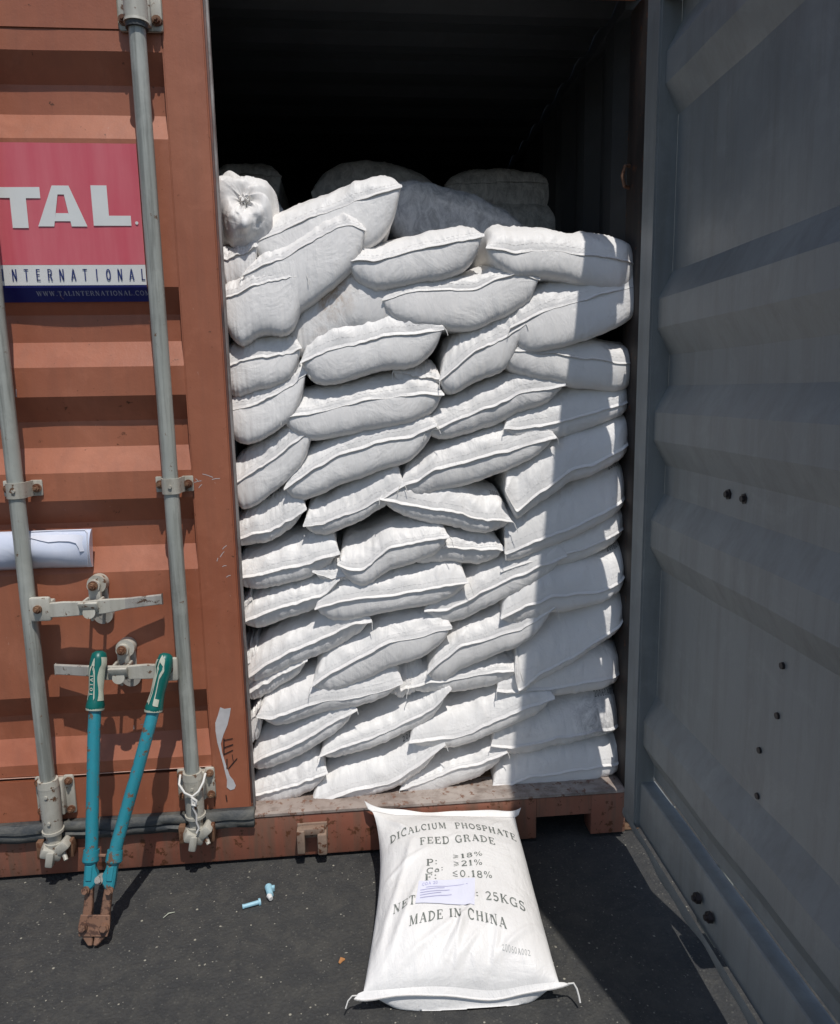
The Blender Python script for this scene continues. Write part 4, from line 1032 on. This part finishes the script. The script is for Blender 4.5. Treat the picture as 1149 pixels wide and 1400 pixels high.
# gathered sack lying at top left with its tied mouth towards us
def tied_sack():
    c = Vector((.052, .16, 1.915)); root = empty('tied_sack', (c.x, c.y, c.z - .11), 'white sack with puckered tied mouth, top left of the stack beside the closed door', 'sack')
    vn = VN(77); NT, NP = 120, 46; V = []; ax = Vector((.10, -.86, .40)).normalized(); t = ax.cross(Vector((0, 0, 1))).normalized(); w = t.cross(ax)
    for j in range(NP + 1):
        ph = math.pi * j / NP * .92 + .03            # 0 at the mouth
        for i in range(NT):
            th_ = 2 * math.pi * i / NT
            r = .118 * (math.sin(ph) ** .62); z = .115 * math.cos(ph)
            pin = math.exp(-ph / .55)
            z -= .034 * math.exp(-(ph / .34) ** 2)                                     # mouth drawn in
            cx_, sx_ = math.cos(th_), math.sin(th_)
            n1_ = float(vn(np.array(th_ * 64 / 6.2832 * .18 * 1.0 + 3), np.array(ph * 1.5))) if False else 0
            a1 = float(vn(np.array(cx_ * 2.3 + 11), np.array(sx_ * 2.3 + ph * 2.2 + 4))); a2 = float(vn(np.array(cx_ * 4 + 31), np.array(sx_ * 4 + ph * 4.5 - cx_ * ph * 2 + 14))); a3 = float(vn(np.array(cx_ * 8 + 3), np.array(sx_ * 8 + ph * 9 + 24)))
            fol = .9 * a1 + (1 - 2 * abs(a2)) * .55 + .22 * a3
            r += fol * .008 * min(1, ph * 2.0) * (.5 + pin) + .022 * a1
            z += fol * .009 * pin + .016 * a1 * math.exp(-ph / 1.2)
            zl = 1.0
            p = c + (t * math.cos(th_) * r * .78 + w * math.sin(th_) * r * .98) + ax * z * 1.0
            V.append(p)
    F = [(j * NT + i, j * NT + (i + 1) % NT, (j + 1) * NT + (i + 1) % NT, (j + 1) * NT + i) for j in range(NP) for i in range(NT)]
    F.append(tuple(range(NT))); F.append(tuple(NP * NT + i for i in range(NT - 1, -1, -1)))
    link('sack_body', V, F, M_SACK, root, True)
    k = c + ax * .078; tb = MB()
    tb.cyl(k - ax * .004, k + ax * .006, .011, .008, 12)
    for q in range(5):
        an = q * 1.3; d_ = (ax * .5 + t * math.cos(an) * .9 + w * math.sin(an) * .9).normalized(); tb.tube([k + ax * .004, k + ax * .008 + d_ * .008, k + ax * .004 + d_ * .016], [.005, .005, .002], 6, .5)
    tb.build('gathered_mouth', M_SACK, root, True, 1.0)
    tb = MB(); tb.tube([k + (t * math.cos(a) + w * math.sin(a)) * .0115 + ax * .005 for a in [i * .52 for i in range(13)]], .0018, 6)
    tb.tube([k + ax * .006, k + Vector((.004, -.012, -.02)), k + Vector((.008, -.014, -.042))], .0011, 6); tb.build('tie_string', M_THREAD, root, True)
tied_sack()

# ------------------------------------------------------------------ sack on the ground
def ground_sack():
    root = empty('white_sack', (.56, -.33, 0), 'printed white sack of feed grade powder lying alone on the asphalt against the sill', 'sack')
    C = {(0, 0): Vector((.360, -.048, .150)), (1, 0): Vector((.800, -.050, .110)), (0, 1): Vector((.322, -.598, .050)), (1, 1): Vector((.776, -.622, .050))}
    vn = VN(909); NU, NV = 120, 150
    u = np.linspace(0, 1, NU + 1); v = np.linspace(0, 1, NV + 1); U, Vv = np.meshgrid(u, v, indexing='ij')
    def base(U, V_):
        out = np.zeros(U.shape + (3,))
        # sides drawn in between the corners, more on the left
        inn_l = .030 * np.sin(np.pi * V_ ** .7) ; inn_r = .004 * np.sin(np.pi * V_)
        Ue = U + inn_l * (1 - U) * 2.2 - inn_r * U * 2.2
        for (a, b), c in C.items():
            w_ = (Ue if a else 1 - Ue) * (V_ if b else 1 - V_)
            for k in range(3): out[..., k] += w_ * c[k]
        return out
    Bs = base(U, Vv)
    su = 2 * U - 1; sv = 2 * Vv - 1
    Eu = (1 - np.abs(su) ** 3.0) ** .50; Ev = np.where(sv < 0, (1 - np.abs(sv) ** 2.2) ** .95, (1 - np.abs(sv) ** 3.4) ** .58)
    E = Eu * Ev
    wr = 0
    ew = np.exp(-(1 - np.abs(sv)) / .10)
    wr = vn(U * 26, Vv * 3) * .0030 * (ew + .25) + vn(U * 55, Vv * 5 + 9) * .0012 * (ew + .2)
    # folds fanning up from the lower middle, as the photograph shows
    def crease(u0, v0, u1, v1, wid, hgt):
        du, dv = u1 - u0, v1 - v0; L2 = du * du + dv * dv
        tt = np.clip(((U - u0) * du + (Vv - v0) * dv) / L2, 0, 1); dd = np.hypot((U - u0 - tt * du) * .9, (Vv - v0 - tt * dv) * 1.2)
        return hgt * np.exp(-(dd / wid) ** 2) * np.sin(np.pi * np.clip(tt * .9 + .05, 0, 1)) ** .5
    wr = wr + crease(.40, .98, .62, .70, .018, .007) + crease(.44, .98, .74, .78, .015, .005) + crease(.15, .97, .52, .80, .02, .006) + crease(.47, .98, .56, .62, .012, .005)
    wr = wr + crease(.10, .96, .30, .55, .02, .006) + crease(.05, .9, .22, .35, .022, .007) + crease(.62, .98, .95, .80, .016, .006) + crease(.05, .55, .40, .40, .018, .005) + crease(.66, .97, .72, .84, .010, .004)
    wr = wr - crease(.36, .97, .55, .74, .012, .004) - crease(.52, .96, .68, .80, .012, .004)
    wr = wr + crease(.30, .42, .55, .30, .014, .0035) + crease(.02, .02, .22, .28, .02, .008) + crease(.98, .03, .80, .20, .02, .006)
    wr = wr + vn(U * 4 + 3, Vv * 5 + 2) * .006 + vn(U * 9 + 3, Vv * 11 + 2) * .0022
    sag = -.014 * np.exp(-((U - .66) / .16) ** 2) + .005 * np.exp(-((U - .3) / .2) ** 2); Bs[..., 2] += sag * np.clip((Vv - .8) / .2, 0, 1) ** 2 + .012 * np.exp(-(U / .10) ** 2) * np.clip((.15 - Vv) / .15, 0, 1)
    Zt = Bs.copy(); Zt[..., 2] += .092 * E + wr * np.clip(E * 2.2, 0, 1)
    Zb = Bs.copy(); Eb = (1 - np.abs(su) ** 2.2) ** .62; Zb[..., 2] -= .125 * Eb * (1 - np.abs(sv) ** 5) ** .5; Zb[..., 1] -= .046 * Eb * np.sin(np.pi * np.clip((1 - Vv) / .16, 0, 1)) ** .7
    Zb[..., 2] = np.maximum(Zb[..., 2], .002 + 0 * Zb[..., 2])
    for A in (Zt, Zb):     # ears stick out a little at the corners
        pass
    def surf(a, b):
        a = min(max(a, 0), .9995) * NU; b = min(max(b, 0), .9995) * NV; i, j = int(a), int(b); fa, fb = a - i, b - j
        p = Zt[i, j] * (1 - fa) * (1 - fb) + Zt[i + 1, j] * fa * (1 - fb) + Zt[i, j + 1] * (1 - fa) * fb + Zt[i + 1, j + 1] * fa * fb
        return (p[0], p[1] - .0003, p[2] + .0011)
    n1 = (NU + 1) * (NV + 1); verts = np.concatenate([Zt.reshape(-1, 3), Zb.reshape(-1, 3)]).tolist()
    ii, jj = np.meshgrid(np.arange(NU), np.arange(NV), indexing='ij'); a = (ii * (NV + 1) + jj).ravel()
    F = np.stack([a, a + 1, a + NV + 2, a + NV + 1], -1)[:, ::-1].tolist() + np.stack([n1 + a, n1 + a + 1, n1 + a + NV + 2, n1 + a + NV + 1], -1).tolist()
    link('sack_body', verts, F, M_SACK, root, True)
    # sewn hems at both ends, with ears and threads
    for end, jrow, sgn in (('b', NV, -1), ('t', 0, 1)):
        P = Zt[:, jrow].copy(); rows = []
        for r in range(5):
            q = r / 4 * (.020 if end == 'b' else .024)
            R = P.copy(); R[:, 1] += sgn * q * (.55 if end == 'b' else .55); R[:, 2] += (-q * .8 if end == 'b' else q * .35) + .007 * vn(u * 5 + (3 if end == 'b' else 30), u * 0 + 1) * r / 4
            R[:, 0] = P[:, 0].mean() + (P[:, 0] - P[:, 0].mean()) * (1 + .04 * (r > 0) + .015 * r)
            e = np.abs(2 * u - 1) ** 10
            R[:, 2] += e * (.012 if end == 'b' else .020) * r / 4
            rows.append(R)
        hv = np.array(rows); top_ = hv + np.array([0, 0, .0009]); low = hv - np.array([0, 0, .0009])
        V = np.concatenate([top_.reshape(-1, 3), low.reshape(-1, 3)]).tolist(); m1 = 5 * (NU + 1); Fh = []
        for r in range(4):
            for i in range(NU):
                a = r * (NU + 1) + i; Fh.append((a, a + 1, a + NU + 2, a + NU + 1)); Fh.append((m1 + a, m1 + a + NU + 1, m1 + a + NU + 2, m1 + a + 1))
        for i in range(NU): a = 4 * (NU + 1) + i; Fh.append((a, m1 + a, m1 + a + 1, a + 1))
        for i in (0, NU):
            for r in range(4): a = r * (NU + 1) + i; Fh.append((a, m1 + a, m1 + a + NU + 1, a + NU + 1))
        link('sewn_hem', V, Fh, M_SACK, root, True)
        if end == 'b':
            p = Vector(hv[2, 0]); tb = MB(); tb.tube([p, p + Vector((-.010, -.004, .004)), p + Vector((-.02, -.008, -.004)), p + Vector((-.026, -.014, -.018))], .0016, 6); tb.build('loose_thread', M_THREAD, root, True)
            p = Vector(hv[3, NU]); tb = MB(); tb.tube([p, p + Vector((.012, -.004, .004)), p + Vector((.018, -.010, -.006)), p + Vector((.021, -.018, -.020)), p + Vector((.022, -.024, -.030))], .0022, 6); tb.build('loose_thread', M_THREAD, root, True)
    mb = MB()
    text_run(mb, 'DICALCIUM  PHOSPHATE', [(.07, .312), (.23, .300), (.41, .265), (.61, .258), (.80, .284), (.945, .305)], 0.0655, surf, track=.12)
    text_run(mb, 'FEED GRADE', [(.27, .412), (.49, .384), (.64, .373), (.78, .392)], 0.0571, surf, track=.14)
    text_run(mb, 'P:', [(.31, .540), (.385, .537)], 0.0420, surf)
    text_run(mb, '>18%', [(.48, .492), (.68, .478)], 0.0302, surf, track=.14)
    text_run(mb, 'Ca:', [(.31, .583), (.42, .569)], 0.0286, surf)
    text_run(mb, '>21%', [(.48, .546), (.67, .538)], 0.0370, surf, track=.14)
    text_run(mb, 'F:', [(.30, .621), (.38, .619)], 0.0370, surf)
    text_run(mb, '<0.18%', [(.47, .602), (.72, .613)], 0.0370, surf, track=.14)
    text_run(mb, 'NET', [(.12, .758), (.25, .744)], 0.0437, surf, track=.14)
    text_run(mb, ':', [(.60, .727), (.625, .727)], 0.0370, surf)
    text_run(mb, '25KGS', [(.66, .731), (.78, .740), (.89, .765)], 0.0454, surf, track=.14)
    text_run(mb, 'MADE IN CHINA', [(.22, .838), (.35, .823), (.48, .815), (.64, .831), (.76, .858)], 0.0420, surf, track=.14)
    mb.build('printing', M_INK, root, kind='stuff')
    mb = MB(); text_run(mb, '20060A002', [(.72, .928), (.87, .938)], .018, surf, track=.16); mb.build('code_print', M_FAINT, root)
    # paper label
    q = [(.265, .625), (.61, .615), (.59, .765), (.25, .742)]; V = []; n = 12
    for j in range(n + 1):
        for i in range(n + 1):
            a, b = i / n, j / n
            x = (q[0][0] * (1 - a) + q[1][0] * a) * (1 - b) + (q[3][0] * (1 - a) + q[2][0] * a) * b; y = (q[0][1] * (1 - a) + q[1][1] * a) * (1 - b) + (q[3][1] * (1 - a) + q[2][1] * a) * b
            p = surf(x, y); V.append((p[0], p[1] - .0006, p[2] + .0022))
    lb = link('paper_label', V, [(j * (n + 1) + i, (j + 1) * (n + 1) + i, (j + 1) * (n + 1) + i + 1, j * (n + 1) + i + 1) for j in range(n) for i in range(n)], M_LABEL, root, True)
    mb = MB()
    def s2(a, b): p = surf(a, b); return (p[0], p[1] - .0012, p[2] + .0034)
    text_run(mb, 'COA 20', [(.285, .652), (.38, .645)], .016, s2)
    for k, (y, x1) in enumerate(((.662, .56), (.676, .42), (.690, .45), (.704, .40), (.718, .46))):
        strokes_to(mb, [([(.275 if k else .31, y), (x1, y - .010)], .0035 if k else .0025)], s2, .03)
    mb.build('label_print', M_LABELINK, root)
ground_sack()

# ------------------------------------------------------------------ bolt cutter leaning on the door
def bolt_cutter():
    root = empty('bolt_cutter', (-.375, -.31, 0), 'long blue green bolt cutter with rusty jaws leaning upright against the closed door', 'bolt cutter')
    # plane of the tool: from the jaws on the ground up to the grips at the door
    H0 = Vector((-.3755, -.325, .010)); T0 = Vector((-.312, -.085, .715)); up_ = (T0 - H0); L = up_.length; up_.normalize()
    right = Vector((1, 0, 0)); right = (right - up_ * right.dot(up_)).normalized(); nrm = right.cross(up_)      # towards -y
    if nrm.y > 0: nrm = -nrm
    def P(a, t, o=0): return H0 + right * a + up_ * (t * L) + nrm * o
    def slab(mb, outline, o0, o1, bev=.002):
        bm = bmesh.new(); vs = [bm.verts.new(P(a, t, o0)) for a, t in outline]; f = bm.faces.new(vs)
        r = bmesh.ops.extrude_face_region(bm, geom=[f]); 
        for e in r['geom']:
            if isinstance(e, bmesh.types.BMVert): e.co += nrm * (o1 - o0)
        bmesh.ops.recalc_face_normals(bm, faces=bm.faces)
        if bev: bmesh.ops.bevel(bm, geom=list(bm.edges), offset=bev, segments=1, affect='EDGES')
        bm.verts.index_update(); mb.add([v.co[:] for v in bm.verts], [[v.index for v in f_.verts] for f_ in bm.faces]); bm.free()
    for s_ in (-1, 1):
        # jaw: blunt cutting nose and long rear lever
        m = MB(); slab(m, [(s_ * .0015, .0), (s_ * .012, .0), (s_ * .033, .035), (s_ * .036, .07), (s_ * .034, .10), (s_ * .034, .165), (s_ * .030, .205), (s_ * .016, .205), (s_ * .012, .14), (s_ * .010, .085), (s_ * .0015, .085)], -.008, .008)
        m.build('jaw', M_RUST, root)
        # blue casting above the jaw
        m = MB(); slab(m, [(s_ * .006, .205), (s_ * .012, .192), (s_ * .026, .172), (s_ * .037, .175), (s_ * .040, .20), (s_ * .041, .25), (s_ * .044, .30), (s_ * .016, .305), (s_ * .014, .25), (s_ * .006, .232)], -.012, .012, .004)
        slab(m, [(s_ * .019, .212), (s_ * .034, .212), (s_ * .036, .262), (s_ * .020, .262)], .0115, .0155, .0015)
        m.build('jaw_lever', M_CYAN, root, True, .5)
        for (a, t, r) in ((.030, .182, .0085), (.0265, .062, .0095)):
            b = MB(); b.cyl(P(s_ * a, t, .010), P(s_ * a, t, .018), r * 1.2, None, 14); b.cyl(P(s_ * a, t, .018), P(s_ * a, t, .025), r, r * .9, 6); b.build('bolt', M_RUST, root, True, .5)
        # tube arm and grip
        a0, a1 = (.030, .0785) if s_ < 0 else (.030, .112)
        pts = []
        off0 = s_ * .030
        xt = -.094 if s_ < 0 else .104
        path = [(off0, .285), (s_ * .030, .34), (off0 + (xt - off0) * .15 * (1 if s_ > 0 else .4), .45), (off0 + (xt - off0) * (.40 if s_ > 0 else .2), .60), (off0 + (xt - off0) * (.63 if s_ > 0 else .33), .72), (off0 + (xt - off0) * (.86 if s_ > 0 else .52), .86)]
        if s_ < 0: xt = -.062; path = [(-.030, .285), (-.032, .34), (-.040, .45), (-.050, .60), (-.058, .72), (-.064, .86)]
        else: path = [(.030, .285), (.034, .34), (.052, .47), (.070, .60), (.086, .72), (.102, .86)]
        m = MB(); m.tube([P(a, t) for a, t in path], .0165, 18, 1.0, nrm); m.build('arm', M_CYAN, root, True, .9)
        m = MB()
        m.cyl(P(path[0][0], .275), P(path[0][0] + s_ * .0005, .312), .0215, .020, 18); m.cyl(P(path[0][0], .268), P(path[0][0], .275), .018, .0215, 18); m.build('arm_socket', M_CYAN, root, True, .5)
        # grip, flared guard at its base
        ga = [( .795, .0225), (.805, .0245), (.82, .022), (.86, .0185), (.90, .0200), (.94, .0215), (.975, .0215), (.995, .018), (1.003, .009)]
        b0_ = path[-1]; sl = (path[-1][0] - path[-2][0]) / (path[-1][1] - path[-2][1])
        cen = [(path[-2][0] + sl * (t - path[-2][1]) - (s_ * .003 if t > .95 else 0), t) for t, _ in ga]
        m = MB(); m.tube([P(a, t) for a, t in cen], [r for _, r in ga], 22, 1.08, nrm); g_ = m.build('grip', M_GRIP, root, True, .9)
        def GP(k, ang, lift=.0012):      # point on the grip surface; k along 0..1
            t = .80 + k * .195; a = path[-2][0] + sl * (t - path[-2][1]) - (s_ * .003 if t > .95 else 0)
            r = np.interp(t, [x[0] for x in ga], [x[1] for x in ga]) + lift
            return P(a, t) + right * math.sin(ang) * r + nrm * math.cos(ang) * r * 1.08
        # cream panel on the inner side and fine cream outline on the front
        m = MB(); n = 16; V = []
        for i in range(n + 1):
            k = .13 + .80 * i / n; w0, w1 = (.55, 1.5) if s_ < 0 else (-1.5, -.62); pinch = .25 * math.sin(i / n * 9)
            for j in range(5):
                an = w0 + (w1 - w0) * j / 4 + (pinch if (j == 0 and s_ < 0) or (j == 4 and s_ > 0) else 0) * -s_ * .5
                V.append(GP(k, an))
        m.add(V, [(i * 5 + j, i * 5 + j + 1, i * 5 + j + 6, i * 5 + j + 5) for i in range(n) for j in range(4)]); m.build('cream_panel', M_GRIPCREAM, g_, True)
        m = MB()
        fr = lambda x, y: GP(y, x, .0016)
        m_s = [([(-.75, .14), (-.70, .30), (-.62, .62), (-.50, .72), (-.15, .86), (-.15, .74), (.05, .64), (.10, .30), (.15, .16)], .12)] if s_ < 0 else [([(.62, .12), (.05, .14), (.0, .34), (-.05, .60), (.30, .74), (.25, .86), (-.30, .95), (-.42, .70), (-.50, .40), (-.55, .10)], .13)]
        strokes_to(m, [(p, w) for p, w in m_s], lambda x, y: GP(y, x, .0016), .04)
        if s_ < 0: m.v = m.v
        m.build('cream_outline', M_GRIPCREAM, g_, True)
        m = MB(); m.cyl(P(cen[0][0], .790), P(cen[0][0], .797), .0235, .0245, 22); m.build('cream_ring', M_GRIPCREAM, g_, True, .5)
        if s_ < 0:
            m = MB(); w = 'TOTAL'; tw = text_width(w, SANS, .16); x = 0
            for c in w:
                gw, st = SANS[c]
                strokes_to(m, [(p, q * 1.1) for p, q in st], lambda gx, gy, x=x: GP(.22 + (x + gx) / tw * .40, -.12 - gy * .46 + .05, .0016), .2); x += gw + .16
            m.build('grip_lettering', M_GRIPCREAM, g_)
    m = MB(); slab(m, [(-.036, .032), (-.040, .062), (-.037, .102), (.037, .102), (.040, .062), (.036, .032)], .0085, .0125, .0012); m.build('jaw_plate', M_RUST, root)
    m = MB(); m.cyl(P(0, .215, -.012), P(0, .215, .0135), .011, None, 16); m.cyl(P(0, .215, .0135), P(0, .215, .019), .007, None, 6); m.build('pivot_bolt', M_HUB, root, True, .5)
    m = MB(); m.cyl(P(-.012, .292, .0), P(.012 - .004, .292, .0), .0045, None, 8); m.build('stop_screw', M_RUST, root, True)
bolt_cutter()

# white string knotted round the right foot bracket
ST = empty('string', (RX[0], -.08, .20), 'white string knotted around the foot bracket of the right lock rod', 'string')
m = MB(); X = RX[0]
m.tube([(X - .036, -.045, .318), (X - .034, -.074, .305), (X - .018, -.083, .282), (X + .004, -.088, .272), (X + .022, -.082, .284), (X + .034, -.070, .305), (X + .036, -.045, .318)], .0034, 8)
m.tube([(X + .002, -.090, .272), (X + .010, -.092, .255), (X + .004, -.090, .238), (X + .012, -.088, .215), (X + .010, -.086, .19), (X + .016, -.084, .170), (X + .008, -.086, .155)], .0030, 8)
m.tube([(X + .004, -.092, .270), (X + .016, -.093, .262), (X + .014, -.094, .246), (X + .002, -.093, .250), (X + .004, -.092, .266)], .0038, 8)
m.build('string_loop', M_THREAD, ST, True, 1.5)

# ------------------------------------------------------------------ broken bolt seal, grit, chips
s1 = empty('seal_pin', (.02, -.215, 0), 'small pale blue bolt seal pin lying on the asphalt, nearer the bolt cutter', 'bolt seal')
m = MB(); a = Vector((-.006, -.220, .007)); b = Vector((.033, -.209, .008)); m.cyl(a, b, .0058, .0062, 14); m.cyl(b, b + (b - a).normalized() * .006, .0100, .0096, 16); m.cyl(a - (b - a).normalized() * .004, a, .0066, .0066, 12); m.build('pin', M_SEALBLUE, s1, True, .5)
s2_ = empty('seal_pin', (.057, -.17, 0), 'pale blue broken bolt seal cap on the asphalt, just beyond the pin', 'bolt seal')
m = MB(); a = Vector((.054, -.152, .013)); b = Vector((.064, -.190, .012)); m.cyl(a, b, .0105, .0088, 14); m.box(.053, .073, -.163, -.152, .003, .018, .002); m.build('cap', M_SEALBLUE, s2_, True, .5)
m = MB(); m.cyl((.060, -.188, .012), (.067, -.202, .010), .008, .006, 10); m.build('cap_core', M_STWHITE, s2_, True, .5)
def pebbles(name, count, rmin, rmax, mat, seed, label, x0=-.8, x1=1.3, y0=-1.3, y1=-.03):
    rs = random.Random(seed); mb = MB()
    base_v = [Vector(v) for v in ((1, 0, 0), (-1, 0, 0), (0, 1, 0), (0, -1, 0), (0, 0, 1), (0, 0, -.6))]
    fs = [(0, 2, 4), (2, 1, 4), (1, 3, 4), (3, 0, 4), (2, 0, 5), (1, 2, 5), (3, 1, 5), (0, 3, 5)]
    for _ in range(count):
        r = rmin + (rmax - rmin) * rs.random() ** 3.5; x = rs.uniform(x0, x1); y = rs.uniform(y0, y1); an = rs.uniform(0, 6.3)
        sq = (rs.uniform(.6, 1.3), rs.uniform(.5, 1), rs.uniform(.35, .7)); V = []
        for v in base_v:
            w = Vector((v.x * sq[0], v.y * sq[1], v.z * sq[2])) * r * rs.uniform(.8, 1.2)
            V.append((x + w.x * math.cos(an) - w.y * math.sin(an), y + w.x * math.sin(an) + w.y * math.cos(an), w.z + r * .2))
        mb.add(V, fs)
    o = mb.build(name, mat, None); o['kind'] = 'stuff'; o['label'] = label; o['category'] = 'grit'
    return o
pebbles('pale_grit', 1500, .0009, .0038, M_STONE, 1, 'pale grit and tiny chips scattered over the dark asphalt')
pebbles('dark_grit', 2600, .0010, .0036, M_STONEDARK, 2, 'dull grey grit lying over the dark asphalt')
m = MB(); m.tube([(.262, -.452, .003), (.268, -.443, .006), (.276, -.440, .003)], [.003, .006, .002], 7, .5)
o = m.build('orange_chip', M_LEAF, None, True); o['label'] = 'small orange chip on the asphalt left of the lone sack'; o['category'] = 'debris'
m = MB(); m.tube([(-.222, -.235, .003), (-.21, -.222, .006), (-.195, -.215, .003)], [.0008, .0016, .0008], 6)
o = m.build('straw_bit', M_GRIPCREAM, None, True); o['label'] = 'thin pale straw on the asphalt right of the bolt cutter jaws'; o['category'] = 'debris'
